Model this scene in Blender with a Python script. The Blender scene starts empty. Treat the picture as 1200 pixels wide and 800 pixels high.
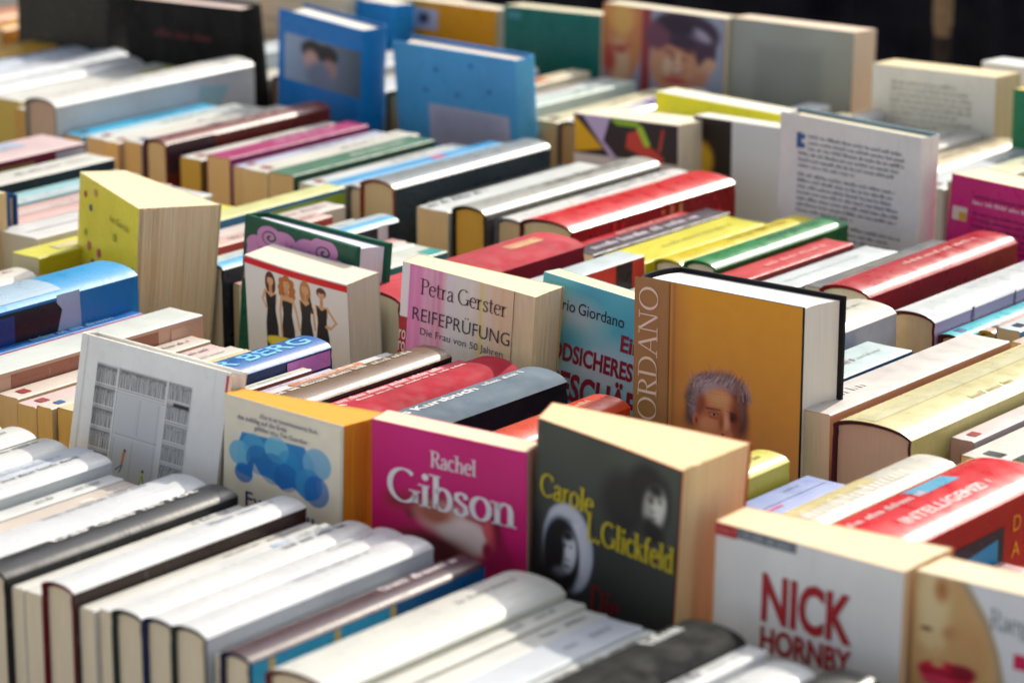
import bpy, math, random
import numpy as np
from mathutils import Vector, Matrix
random.seed(7)
scene = bpy.context.scene
C = scene.collection
# ------------------------------------------------------------ camera, world, sun
ZT = 0.75                       # table height in metres; all book sizes below are centimetres over the table
F_PX, PITCH, YAW = 3720.0, math.atan(1050 / 3720.0), math.radians(38.9)
CAMZ = 13 + 59.6                # centimetres over the table
cam = bpy.data.cameras.new('camera'); camo = bpy.data.objects.new('camera', cam); C.objects.link(camo)
camo.location = (0, 0, ZT + CAMZ / 100)
camo.rotation_euler = (math.pi / 2 - PITCH, 0, YAW)
cam.sensor_width = 36; cam.lens = 36 * F_PX / 1200
cam.clip_start = 0.05; cam.clip_end = 500
cam.dof.use_dof = True; cam.dof.focus_distance = 2.1; cam.dof.aperture_fstop = 7.2; cam.dof.aperture_blades = 8
scene.camera = camo
world = bpy.data.worlds.new('World'); scene.world = world; world.use_nodes = True
nt = world.node_tree; sky = nt.nodes.new('ShaderNodeTexSky'); sky.sky_type = 'NISHITA'; sky.sun_disc = False
SUN_EL, SUN_AZ = math.radians(37), math.radians(-9)
sky.sun_elevation = SUN_EL; sky.sun_rotation = SUN_AZ; sky.dust_density = 2.5; sky.air_density = .4
bg = nt.nodes['Background']; bg.inputs['Strength'].default_value = 0.15
hz = nt.nodes.new('ShaderNodeHueSaturation'); hz.inputs['Saturation'].default_value = .28     # thin bright haze: a paler sky
nt.links.new(sky.outputs['Color'], hz.inputs['Color']); nt.links.new(hz.outputs['Color'], bg.inputs['Color'])
sl = bpy.data.lights.new('sun', 'SUN'); sl.energy = 2.1; sl.angle = math.radians(0.5); sl.color = (1, .92, .77)
so = bpy.data.objects.new('sun', sl); C.objects.link(so)
sd = Vector((math.sin(SUN_AZ) * math.cos(SUN_EL), math.cos(SUN_AZ) * math.cos(SUN_EL), math.sin(SUN_EL)))
so.rotation_euler = sd.to_track_quat('Z', 'Y').to_euler(); so.location = (0, 5, 5)
scene.view_settings.view_transform = 'Standard'; scene.view_settings.look = 'None'
scene.view_settings.exposure = 1.16; scene.view_settings.gamma = 1

# ------------------------------------------------------------ helpers
def px_ray(px, py):
    a = (px - 600) / F_PX; b = (400 - py) / F_PX
    f = math.cos(PITCH) + b * math.sin(PITCH); u = -math.sin(PITCH) + b * math.cos(PITCH)
    return (a * math.cos(YAW) - f * math.sin(YAW), a * math.sin(YAW) + f * math.cos(YAW), u)
def on_y(px, py, y):            # point of the picture ray at depth line y (cm)
    d = px_ray(px, py); t = y / d[1]
    return Vector((d[0] * t, y, CAMZ + d[2] * t))
def lin(h):
    if isinstance(h, tuple): return h
    v = [int(h[i:i + 2], 16) / 255 for i in (0, 2, 4)]
    return tuple(c / 12.92 if c <= .04045 else ((c + .055) / 1.055) ** 2.4 for c in v)
MATS = {}
def mat(col, kind='gloss'):
    k = (col, kind)
    if k in MATS: return MATS[k]
    m = bpy.data.materials.new(kind + '_' + str(col)); m.use_nodes = True; MATS[k] = m
    N = m.node_tree.nodes; L = m.node_tree.links; b = N['Principled BSDF']
    c = lin(col); k_ = min(1, (.8 if isinstance(col, tuple) else .59 if kind in ('gloss', 'satin', 'paper') else .8) / max(c)); c = tuple(v * k_ for v in c)
    tc = N.new('ShaderNodeTexCoord')
    rough = dict(gloss=.27, paper=.6, cloth=.8, pages=.85, print=.45, wood=.6, fabric=.95, satin=.36)[kind]
    def noise(scale, detail=3, mapping=None):
        n = N.new('ShaderNodeTexNoise'); n.inputs['Scale'].default_value = scale; n.inputs['Detail'].default_value = detail
        if mapping:
            mp = N.new('ShaderNodeMapping'); mp.inputs['Scale'].default_value = mapping
            L.new(tc.outputs['Object'], mp.inputs['Vector']); L.new(mp.outputs['Vector'], n.inputs['Vector'])
        else: L.new(tc.outputs['Object'], n.inputs['Vector'])
        return n
    def mixc(fac, a, bb):
        x = N.new('ShaderNodeMix'); x.data_type = 'RGBA'
        if not isinstance(fac, float): L.new(fac, x.inputs[0])
        else: x.inputs[0].default_value = fac
        for s, i in ((a, 6), (bb, 7)):
            if isinstance(s, tuple): x.inputs[i].default_value = (*s[:3], 1)
            else: L.new(s, x.inputs[i])
        return x.outputs[2]
    def ramp(src, a, bb):
        r = N.new('ShaderNodeMapRange'); L.new(src, r.inputs[0])
        r.inputs[1].default_value = a; r.inputs[2].default_value = bb
        return r.outputs[0]
    if kind == 'pages':
        n1 = noise(1, 2, (30, 3600, 30)); n2 = noise(1, 3, (14, 1000, 14)); n3 = noise(18)
        x = mixc(ramp(n1.outputs[0], .35, .65), tuple(v * .80 for v in c), c)
        y = mixc(ramp(n2.outputs[0], .3, .6), tuple(v * .92 for v in c), x)
        z = mixc(ramp(n3.outputs[0], .45, .8), y, (c[0] * .95, c[1] * .9, c[2] * .8))
        L.new(z, b.inputs['Base Color'])
        bp = N.new('ShaderNodeBump'); bp.inputs['Strength'].default_value = .3; bp.inputs['Distance'].default_value = .0003
        L.new(n1.outputs[0], bp.inputs['Height']); L.new(bp.outputs[0], b.inputs['Normal'])
        b.inputs['Subsurface Weight'].default_value = .12; b.inputs['Subsurface Radius'].default_value = (.004, .0025, .0012)
        b.inputs['Roughness'].default_value = .85
        return m
    n1 = noise(14, 4); n2 = noise(70, 5); n3 = noise(420 if kind != 'cloth' else 1500, 3)
    if kind == 'wood': n1 = noise(1, 5, (8, 90, 90)); n3 = noise(1, 4, (20, 400, 400))
    dk = tuple(v * (.86 if kind not in ('wood', 'cloth') else .6) for v in c); lt = tuple(min(.9, v * 1.06 + .012) for v in c)
    base = mixc(ramp(n1.outputs[0], .3, .7), dk, lt)
    wear = mixc(ramp(n2.outputs[0], .66, .8), base, tuple(min(.85, v * .86 + .035) for v in c)) if kind != 'fabric' else base
    if kind in ('gloss', 'satin'):
        n4 = noise(1, 4, (420, 420, 14)); wear = mixc(ramp(n4.outputs[0], .64, .74), wear, tuple(v * .74 for v in c))
        n5 = noise(1, 3, (55, 55, 160)); wear = mixc(ramp(n5.outputs[0], .68, .72), wear, tuple(min(.8, v * .9 + .05) for v in c))
    L.new(wear, b.inputs['Base Color']); b.inputs['Specular IOR Level'].default_value = {'gloss': .27, 'satin': .24, 'cloth': .15, 'fabric': .08}.get(kind, .3)
    rr = N.new('ShaderNodeMapRange'); L.new(n2.outputs[0], rr.inputs[0]); rr.inputs[1].default_value = .3; rr.inputs[2].default_value = .75
    rr.inputs[3].default_value = rough * .8; rr.inputs[4].default_value = min(1, rough * 1.6); L.new(rr.outputs[0], b.inputs['Roughness'])
    bp = N.new('ShaderNodeBump'); bp.inputs['Strength'].default_value = {'cloth': .5, 'fabric': .5, 'wood': .4}.get(kind, .12); bp.inputs['Distance'].default_value = .0005
    L.new(n3.outputs[0], bp.inputs['Height']); L.new(bp.outputs[0], b.inputs['Normal'])
    return m
def art_mat(kind='gloss'):
    k = ('art', kind)
    if k in MATS: return MATS[k]
    m = bpy.data.materials.new('printed_cover_' + kind); m.use_nodes = True; MATS[k] = m
    N = m.node_tree.nodes; L = m.node_tree.links; b = N['Principled BSDF']
    b.inputs['Specular IOR Level'].default_value = .35; a = N.new('ShaderNodeAttribute'); a.attribute_name = 'ink'; L.new(a.outputs['Color'], b.inputs['Base Color'])
    n = N.new('ShaderNodeTexNoise'); n.inputs['Scale'].default_value = 60; r = N.new('ShaderNodeMapRange')
    r.inputs[3].default_value = .28; r.inputs[4].default_value = .5; L.new(n.outputs[0], r.inputs[0]); L.new(r.outputs[0], b.inputs['Roughness'])
    return m

def mesh_obj(name, V, Fc, mats, mi=None, parent=None, M=None, smooth=None, bend=None):
    if bend: V = [bend(*v) for v in V]
    me = bpy.data.meshes.new(name)
    me.from_pydata([(x * .01, y * .01, z * .01) for x, y, z in V], [], Fc)
    for mt in (mats if isinstance(mats, list) else [mats]): me.materials.append(mt)
    if mi: me.polygons.foreach_set('material_index', mi)
    if smooth: me.polygons.foreach_set('use_smooth', smooth)
    me.validate(); me.update()
    o = bpy.data.objects.new(name, me); C.objects.link(o)
    if parent: o.parent = parent
    if M is not None: o.matrix_world = M
    return o
def root_empty(name, label, cat, M, group=None):
    o = bpy.data.objects.new(name, None); C.objects.link(o); o.empty_display_size = .02
    o.matrix_world = M; o['label'] = label; o['category'] = cat
    if group: o['group'] = group
    return o

# ------------------------------------------------------------ lettering
def arc(cx, cy, rx, ry, a0, a1, n=14):
    return [(cx + rx * math.cos(math.radians(a0 + (a1 - a0) * i / n)), cy + ry * math.sin(math.radians(a0 + (a1 - a0) * i / n))) for i in range(n + 1)]
def stem(x, y0=0., y1=.64, w=1): return ('s', [(x, y0), (x, y1)], w)
GL = {   # serif letters as pen strokes: (advance, strokes, serif bars)
 'P': (.72, [stem(.2, 0, 1), ('s', [(.2, .96)] + arc(.4, .73, .27, .23, 90, -90) + [(.2, .5)])], [(.2, 0), (.16, 1)]),
 'R': (.8, [stem(.2, 0, 1), ('s', [(.2, .96)] + arc(.4, .74, .25, .22, 90, -90) + [(.2, .52)]), ('s', [(.4, .5), (.72, .02)])], [(.2, 0), (.16, 1), (.74, 0)]),
 'G': (.98, [('s', arc(.5, .5, .41, .48, 48, 338, 22)), stem(.86, .06, .42)], [(.84, .42)]),
 'C': (.88, [('s', arc(.5, .5, .41, .48, 45, 315, 22)), stem(.8, .72, .95, .5)], []),
 'O': (1.04, [('s', arc(.52, .5, .43, .49, 0, 360, 28))], []),
 'D': (.98, [stem(.2, 0, 1), ('s', [(.2, .97)] + arc(.42, .5, .44, .47, 90, -90, 16) + [(.2, .03)])], [(.2, 0), (.18, 1)]),
 'A': (.9, [('s', [(.1, 0), (.45, 1)], .45), ('s', [(.45, 1), (.8, 0)]), ('h', [(.22, .34), (.68, .34)])], [(.1, 0), (.8, 0)]),
 'N': (1.0, [stem(.18, 0, 1, .45), ('s', [(.18, 1), (.82, 0)]), stem(.82, 0, 1, .45)], [(.18, 0), (.14, 1), (.82, 1)]),
 'I': (.42, [stem(.2, 0, 1)], [(.2, 0), (.2, 1)]),
 'L': (.7, [stem(.2, 0, 1), ('h', [(.2, .03), (.6, .03)]), stem(.6, 0, .2, .5)], [(.2, 1)]),
 'Z': (.8, [('h', [(.1, .97), (.7, .97)]), ('s', [(.7, .97), (.08, .03)]), ('h', [(.08, .03), (.72, .03)])], []),
 'a': (.56, [('s', [(.1, .5), (.16, .6), (.27, .65), (.39, .6), (.42, .47), (.42, .1), (.48, .02), (.55, .04)]), ('s', [(.42, .4), (.2, .33), (.08, .2), (.1, .06), (.2, .0), (.32, .04), (.42, .14)])], []),
 'b': (.64, [stem(.15, .03, 1), ('s', arc(.35, .33, .22, .32, 150, -150, 14))], [(.11, 1)]),
 'c': (.54, [('s', arc(.32, .33, .24, .32, 45, 315))], []),
 'd': (.66, [stem(.5, 0, 1), ('s', arc(.3, .33, .22, .32, 30, 330, 14))], [(.46, 1), (.54, 0)]),
 'e': (.58, [('s', arc(.31, .33, .24, .32, 10, 315, 16)), ('h', [(.08, .38), (.54, .38)])], []),
 'f': (.4, [('s', [(.16, 0), (.16, .8), (.22, .95), (.32, 1), (.42, .94)]), ('h', [(.03, .62), (.36, .62)])], [(.16, 0)]),
 'g': (.6, [('s', arc(.28, .42, .19, .22, 0, 360)), ('s', [(.16, .24), (.12, .1), (.4, .04), (.5, -.1), (.36, -.24), (.14, -.22), (.08, -.1), (.2, .02)])], []),
 'h': (.7, [stem(.16, 0, 1), ('s', [(.16, .42), (.25, .58), (.38, .64), (.5, .58), (.54, .44), (.54, 0)])], [(.16, 0), (.12, 1), (.54, 0)]),
 'i': (.34, [stem(.17), ('d', (.17, .88))], [(.17, 0), (.13, .64)]),
 'k': (.66, [stem(.16, 0, 1), ('s', [(.2, .28), (.5, .62)], .5), ('s', [(.3, .38), (.56, .02)])], [(.16, 0), (.12, 1), (.58, 0), (.5, .63)]),
 'l': (.34, [stem(.17, 0, 1)], [(.17, 0), (.13, 1)]),
 'n': (.7, [stem(.16), ('s', [(.16, .42), (.25, .58), (.38, .64), (.5, .58), (.54, .44), (.54, 0)])], [(.16, 0), (.12, .64), (.54, 0)]),
 'o': (.64, [('s', arc(.32, .33, .25, .32, 0, 360, 20))], []),
 'r': (.5, [stem(.16), ('s', [(.16, .4), (.24, .56), (.34, .64), (.44, .6)])], [(.16, 0), (.12, .64)]),
 's': (.5, [('s', [(.4, .5), (.36, .61), (.24, .65), (.12, .58), (.11, .46), (.24, .36), (.38, .27), (.41, .12), (.28, 0), (.13, .03), (.08, .16)])], []),
 't': (.42, [('s', [(.18, .84), (.18, .12), (.25, .01), (.38, .05)]), ('h', [(.02, .62), (.38, .62)])], []),
 '.': (.28, [('d', (.12, .06))], []), ' ': (.3, [], []),
}
def serif_text(s, size, thick=.13, thin=.045, xs=1.0, bars=True):
    V, Fc, x0 = [], [], 0.
    def strip(pts, wf):
        n = len(pts); base = len(V)
        for i, (x, y) in enumerate(pts):
            a = pts[max(0, i - 1)]; b = pts[min(n - 1, i + 1)]
            if n > 3 and pts[0] == pts[-1]: a = pts[i - 1 if i else -2]; b = pts[i + 1 if i < n - 1 else 1]
            dx, dy = b[0] - a[0], b[1] - a[1]; l = math.hypot(dx, dy) or 1
            t = (thin + (thick - thin) * abs(dy / l) ** 1.3) * wf / 2
            V.append((x - dy / l * t, y + dx / l * t)); V.append((x + dy / l * t, y - dx / l * t))
        for i in range(n - 1): Fc.append((base + 2 * i, base + 2 * i + 1, base + 2 * i + 3, base + 2 * i + 2))
    for ch in s:
        adv, st, sf = GL.get(ch, GL[' ']); k = len(V)
        for q in st:
            if q[0] == 's': strip(q[1], q[2] if len(q) > 2 else 1)
            elif q[0] == 'h': strip(q[1], 1.2)
            else:
                c = arc(q[1][0], q[1][1], thick * .62, thick * .62, 0, 330, 10); b = len(V); V.extend(c); Fc.append(tuple(range(b, b + len(c))))
        if bars:
            for (x, y) in sf:
                yy = y + (.02 if y < .1 else -.02); b = len(V); w = .12 + thick * .3
                V.extend([(x - w, yy - .022), (x + w, yy - .022), (x + w, yy + .022), (x - w, yy + .022)]); Fc.append((b, b + 1, b + 2, b + 3))
        for i in range(k, len(V)): V[i] = ((V[i][0] + x0), V[i][1])
        x0 += adv
    return [(x * size * xs, y * size) for x, y in V], Fc, x0 * size * xs
FCACHE = {}
def sans_text(s, size, xs=1.0, bold=0.0, space=1.0):
    k = (s, bold, space)
    if k not in FCACHE:
        cu = bpy.data.curves.new('lettering', 'FONT'); cu.body = s; cu.size = 1.38; cu.offset = bold; cu.resolution_u = 3; cu.fill_mode = 'FRONT'; cu.space_character = space
        o = bpy.data.objects.new('lettering', cu); C.objects.link(o); bpy.context.view_layer.update()
        me = bpy.data.meshes.new_from_object(o.evaluated_get(bpy.context.evaluated_depsgraph_get()))
        V = [(v.co.x, v.co.y) for v in me.vertices]; Fc = [tuple(p.vertices) for p in me.polygons]
        bpy.data.objects.remove(o); bpy.data.curves.remove(cu); bpy.data.meshes.remove(me)
        FCACHE[k] = (V, Fc, max(v[0] for v in V) if V else 0)
    V, Fc, w = FCACHE[k]
    return [(x * size * xs, y * size) for x, y in V], Fc, w * size * xs
def fit(shape, width):           # set a line of lettering to a given width
    V, Fc, w = shape; x0 = min(v[0] for v in V); x1 = max(v[0] for v in V); k = width / (x1 - x0)
    return [((x - x0) * k, y) for x, y in V], Fc, width
def word_marks(length, h, rnd):   # rows of tiny letter-like marks for print too small to read
    V, Fc, x = [], [], 0.
    while x < length:
        for _ in range(rnd.randint(3, 9)):
            if x > length: break
            w = h * rnd.uniform(.2, .34); hh = h * rnd.choice((.66, .66, .66, 1)); b = len(V)
            V += [(x, 0), (x + w, 0), (x + w, hh), (x, hh)]; Fc.append((b, b + 1, b + 2, b + 3)); x += h * .5
        x += h * .5
    return V, Fc, length

# ------------------------------------------------------------ book shapes (local: x from spine to fore-edge, y thickness, z height)
def profile(W, T, hard, board, seg=3):
    """outer outline of the cover from the back fore-edge over the spine to the front fore-edge"""
    if hard:
        b = min(.17 * T, .7); xs = [W - (W - b - .9) * k / seg for k in range(seg + 1)]
        P = [(x, T) for x in xs]
        P.append((b + .45, T - (.09 if board else .045)))
        n = 12
        for i in range(n + 1):
            u = 1 - 2 * i / n
            P.append((b * (1 - math.sqrt(max(0, 1 - (u * .985) ** 2))) if True else 0, T / 2 + u * T / 2))
        P.append((b + .45, .09 if board else .045)); P += [(x, 0) for x in reversed(xs)]
        return P, b, (seg + 2, seg + 2 + n)
    r = min(.16, T * .25)
    P = [(W - (W - r) * k / seg, T) for k in range(seg)]
    for i in range(4):
        a = math.radians(90 * i / 3); P.append((r - r * math.sin(a), T - r + r * math.cos(a)))
    P.append((.03, T * .5))
    for i in range(4):
        a = math.radians(90 * i / 3); P.append((r - r * math.cos(a), r - r * math.sin(a)))
    P += [(W - (W - r) * k / seg, 0) for k in reversed(range(seg))]
    return P, r, (seg, seg + 7)
def make_book(root, W, H, T, hard=False, spine='F2F2EE', front=None, back=None, board=None, pages='EFE3C4', kind='gloss', bend=None, front_w=1., rough_edge=0, block_mat=None, rnd=random):
    front = front or spine; back = back or front; th = .22 if hard else .045
    ckind = kind; seg = 14 if bend else 3; P, b, (s0, s1) = profile(W, T, hard, board is not None and kind == 'cloth', seg)
    if front_w < 1: P = [p if p[1] > T * .4 or p[0] < W * .4 else (min(p[0], W * front_w), p[1]) for p in P]
    n = len(P); inner = []
    for i, (x, y) in enumerate(P):
        a = P[max(0, i - 1)]; c = P[min(n - 1, i + 1)]; dx, dy = c[0] - a[0], c[1] - a[1]; l = math.hypot(dx, dy) or 1
        inner.append((x - dy / l * th, y + dx / l * th) if False else (x - dy / l * th, y + dx / l * th))
    V = [(x, y, 0) for x, y in P] + [(x, y, H) for x, y in P] + [(x, y, 0) for x, y in inner] + [(x, y, H) for x, y in inner]
    Fc, mi, sm = [], [], []
    outer = {}
    def ov(i, g, top):          # own corner points for front, spine and back so that each shades by itself
        k = (i, g, top)
        if k not in outer: outer[k] = len(V); V.append((P[i][0], P[i][1], H if top else 0))
        return outer[k]
    for i in range(n - 1):
        g_ = 1 if s0 <= i < s1 else (2 if i < s0 else 0)
        Fc.append((ov(i, g_, 0), ov(i, g_, 1), ov(i + 1, g_, 1), ov(i + 1, g_, 0))); mi.append(1 if s0 <= i < s1 else (2 if i < s0 else 0)); sm.append(True)
        Fc.append((2 * n + i, 2 * n + i + 1, 3 * n + i + 1, 3 * n + i)); mi.append(3); sm.append(False)
        Fc.append((n + i, 3 * n + i, 3 * n + i + 1, n + i + 1)); mi.append(3); sm.append(False)
        Fc.append((i, i + 1, 2 * n + i + 1, 2 * n + i)); mi.append(3); sm.append(False)
    for i in (0, n - 1): Fc.append((i, 2 * n + i, 3 * n + i, n + i)); mi.append(3); sm.append(False)
    mats = [mat(front, ckind), mat(spine, ckind), mat(back, ckind), mat(board or back, 'cloth' if board else 'paper')]
    cov = mesh_obj('cover', V, Fc, mats, mi, root, smooth=sm, bend=bend); cov.matrix_parent_inverse = Matrix.Identity(4); cov.matrix_basis = Matrix.Identity(4)
    # page block
    i_ = .3 if hard else .02; t0 = th + .012; x1 = W - (.35 if hard else .03); Q = []
    nf = 7 if not rough_edge else rough_edge
    yy = [T - t0 - (T - 2 * t0) * k / nf for k in range(nf + 1)]
    dip = min(.35, T * .12) if hard else .05
    for k, y in enumerate(yy):
        u = 2 * k / nf - 1
        Q.append((x1 - dip * (1 - u * u) - (rnd.uniform(0, .09 + (.22 * max(0, 1 - y / T * 2.2) if rough_edge >= 40 else 0)) if rough_edge else 0), y))
    Q = Q[::-1]                                    # front to back along the fore-edge
    xm = [x1 - (x1 - b - 1) * k / seg for k in range(1, seg)]; Q += [(x, T - t0) for x in xm]
    for k in range(7):
        u = 1 - k / 3
        Q.append(((b * (1 - math.sqrt(max(0, 1 - (u * .9) ** 2))) + th + .12) if hard else th + .015, T / 2 + u * (T / 2 - t0)))
    Q += [(x, t0) for x in reversed(xm)]
    m = len(Q); V = [(x, y, i_) for x, y in Q] + [(x, y, H - i_) for x, y in Q]
    Fc = [(k, (k + 1) % m, (k + 1) % m + m, k + m) for k in range(m)]
    cx = (W / 2, T / 2); V += [(cx[0], cx[1], i_), (cx[0], cx[1], H - i_)]
    for k in range(m): Fc.append((k + m, (k + 1) % m + m, 2 * m + 1)); Fc.append(((k + 1) % m, k, 2 * m))
    pb = mesh_obj('page_block', V, Fc, mat(pages, 'pages'), None, root, bend=bend); pb.matrix_parent_inverse = Matrix.Identity(4); pb.matrix_basis = Matrix.Identity(4)
    def spx(y):
        if hard: u = max(-1, min(1, 2 * y / T - 1)); return b * (1 - math.sqrt(max(0, 1 - (u * .985) ** 2)))
        e = min(y, T - y); return 0 if e > b else b - math.sqrt(max(0, b * b - (b - e) ** 2))
    return spx
def decal(root, name, V3, Fc, m, bend=None, smooth=False):
    o = mesh_obj(name, V3, Fc, m, None, root, bend=bend); o.matrix_parent_inverse = Matrix.Identity(4); o.matrix_basis = Matrix.Identity(4); return o
def on_spine(root, T, spx, u, v, shape, col, name='spine_text', eps=.035, flipt=False, kind='print'):
    V, Fc, w = shape       # text runs along the spine (u = distance from its bottom end, v = across)
    V3 = [(spx(max(.01, min(T - .01, v + (y if not flipt else -y)))) - eps, v + (y if not flipt else -y), u + (x if not flipt else -x)) for x, y in V]
    return decal(root, name, V3, Fc, mat(col, kind))
def spine_band(root, T, spx, u0, u1, v0, v1, col, name='spine_band', eps=.02, kind='gloss'):
    n = 10; V, Fc = [], []
    for i in range(n + 1):
        y = v0 + (v1 - v0) * i / n; y = max(.012, min(T - .012, y)); V += [(spx(y) - eps, y, u0), (spx(y) - eps, y, u1)]
    for i in range(n): Fc.append((2 * i, 2 * i + 1, 2 * i + 3, 2 * i + 2))
    return decal(root, name, V, Fc, mat(col, kind))
def side_panel(root, pts, col, name='cover_print', eps=.03, kind='gloss', bend=None):   # flat print on the front board; pts (x from spine, z)
    return decal(root, name, [(x, -eps, z) for x, z in pts], [tuple(range(len(pts)))], mat(col, kind), bend)

class Art:
    """a small printed picture, painted in centimetres from the top left corner, carried as ink colours on a fine sheet"""
    def __init__(s, w, h, res, col):
        s.w, s.h = w, h; s.ink = 1.5; s.nx, s.ny = int(w / res) + 1, int(h / res) + 1
        s.X, s.Y = np.meshgrid(np.linspace(0, w, s.nx), np.linspace(0, h, s.ny)); s.I = np.zeros((s.ny, s.nx, 3)); s.I[:] = lin(col)
        s.rs = np.random.RandomState(5); s.x0, s.y0 = s.X, s.Y
    def frame(s, sx=1, sy=1, ox=0, oy=0):      # later strokes are drawn in a frame scaled by sx, sy and moved by ox, oy
        s.X = (s.x0 - ox) / sx; s.Y = (s.y0 - oy) / sy; return s
    def put(s, d, col, soft, alpha=1.):
        a = np.clip(.5 - d / max(soft, .04), 0, 1) * alpha; a = a * a * (3 - 2 * a) if alpha == 1 else a
        s.I = s.I * (1 - a[..., None]) + np.array(lin(col)) * a[..., None]; return s
    def ell(s, cx, cy, rx, ry, col, soft=.1, ang=0, alpha=1.):
        c, n = math.cos(math.radians(ang)), math.sin(math.radians(ang)); x = (s.X - cx) * c + (s.Y - cy) * n; y = -(s.X - cx) * n + (s.Y - cy) * c
        return s.put((np.sqrt((x / rx) ** 2 + (y / ry) ** 2) - 1) * min(rx, ry), col, soft, alpha)
    def seg(s, x0, y0, x1, y1, w, col, soft=.06, w2=None, alpha=1.):
        dx, dy = x1 - x0, y1 - y0; t = np.clip(((s.X - x0) * dx + (s.Y - y0) * dy) / (dx * dx + dy * dy + 1e-9), 0, 1)
        ww = w + ((w2 if w2 is not None else w) - w) * t
        return s.put(np.hypot(s.X - x0 - t * dx, s.Y - y0 - t * dy) - ww / 2, col, soft, alpha)
    def rect(s, x0, y0, x1, y1, col, soft=.04, alpha=1.):
        return s.put(np.maximum(np.maximum(x0 - s.X, s.X - x1), np.maximum(y0 - s.Y, s.Y - y1)), col, soft, alpha)
    def poly(s, pts, col, soft=.06, alpha=1.):
        d = np.full(s.X.shape, 1e9); ins = np.zeros(s.X.shape, bool); n = len(pts)
        for i in range(n):
            (x0, y0), (x1, y1) = pts[i], pts[(i + 1) % n]; dx, dy = x1 - x0, y1 - y0
            t = np.clip(((s.X - x0) * dx + (s.Y - y0) * dy) / (dx * dx + dy * dy + 1e-9), 0, 1); d = np.minimum(d, np.hypot(s.X - x0 - t * dx, s.Y - y0 - t * dy))
            cr = ((y0 > s.Y) != (y1 > s.Y)) & (s.X < (x1 - x0) * (s.Y - y0) / (y1 - y0 + 1e-12) + x0); ins ^= cr
        return s.put(np.where(ins, -d, d), col, soft, alpha)
    def grad(s, c0, c1, horiz=False):
        t = (s.x0 / s.w if horiz else s.y0 / s.h)[..., None]; s.I = np.array(lin(c0)) * (1 - t) + np.array(lin(c1)) * t; return s
    def mottle(s, amt, cells=6):
        g = s.rs.rand(cells + 2, cells + 2); yi = s.y0 / s.h * cells; xi = s.x0 / s.w * cells; y0 = yi.astype(int); x0 = xi.astype(int); fy = yi - y0; fx = xi - x0
        fy = fy * fy * (3 - 2 * fy); fx = fx * fx * (3 - 2 * fx)
        v = (g[y0, x0] * (1 - fx) + g[y0, x0 + 1] * fx) * (1 - fy) + (g[y0 + 1, x0] * (1 - fx) + g[y0 + 1, x0 + 1] * fx) * fy
        s.I = np.clip(s.I * (1 + amt * (v[..., None] * 2 - 1)), 0, .9); return s
    def place(s, root, x, ztop, bend=None, eps=.02, name='cover_picture', kind='gloss'):
        """lay on the front board: left edge at x, upper edge at height ztop"""
        vx = (s.x0 + x).ravel(); vz = (ztop - s.y0).ravel(); vy = np.full(vx.shape, -eps); co = np.stack([vx, vy, vz], 1)
        if bend: co = np.array([bend(*v) for v in co.tolist()])
        me = bpy.data.meshes.new(name); nx, ny = s.nx, s.ny; idx = np.arange(nx * ny).reshape(ny, nx)
        q = np.stack([idx[1:, :-1], idx[1:, 1:], idx[:-1, 1:], idx[:-1, :-1]], -1).reshape(-1, 4)
        me.vertices.add(nx * ny); me.vertices.foreach_set('co', (co * .01).ravel())
        me.loops.add(q.size); me.loops.foreach_set('vertex_index', q.ravel().astype(np.int32))
        me.polygons.add(len(q)); me.polygons.foreach_set('loop_start', (np.arange(len(q)) * 4).astype(np.int32))
        try: me.polygons.foreach_set('loop_total', np.full(len(q), 4, np.int32))
        except Exception: pass
        at = me.color_attributes.new('ink', 'FLOAT_COLOR', 'POINT'); at.data.foreach_set('color', np.concatenate([np.clip(np.where(s.I * s.ink > .5, .5 + (s.I * s.ink - .5) * .45, s.I * s.ink), 0, .82), np.ones((ny, nx, 1))], 2).ravel())
        me.materials.append(art_mat(kind)); me.update(calc_edges=True); me.validate()
        o = bpy.data.objects.new(name, me); C.objects.link(o); o.parent = root; return o
# ------------------------------------------------------------ setting
def boxes(name, bl, m, parent=None, M=None):
    V, Fc = [], []
    for (x0, x1, y0, y1, z0, z1) in bl:
        b = len(V); V += [(x, y, z) for x in (x0, x1) for y in (y0, y1) for z in (z0, z1)]
        Fc += [tuple(b + i for i in f) for f in ((0, 1, 3, 2), (4, 6, 7, 5), (0, 4, 5, 1), (2, 3, 7, 6), (0, 2, 6, 4), (1, 5, 7, 3))]
    return mesh_obj(name, V, Fc, m, None, parent, M)
g = mesh_obj('ground', [(-20000, -20000, 0), (20000, -20000, 0), (20000, 20000, 0), (-20000, 20000, 0)], [(0, 1, 2, 3)], mat('B8B0A0', 'fabric')); g['kind'] = 'structure'
TM = Matrix.Translation((0, 0, ZT))
t = root_empty('market_table', 'long wooden trestle table that carries all the rows of books', 'table', Matrix.Translation((-1.6, 1.8, 0)))
for k in range(9):
    boxes('board', [(-130, 120, -102 + k * 23, -79.4 + k * 23, 72, 74.8)], mat('8A6A46', 'wood'), t)
for sx in (-110, 100):
    for sy in (-90, 85): boxes('leg', [(sx, sx + 6, sy, sy + 6, .2, 72)], mat('6E5336', 'wood'), t)
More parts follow.
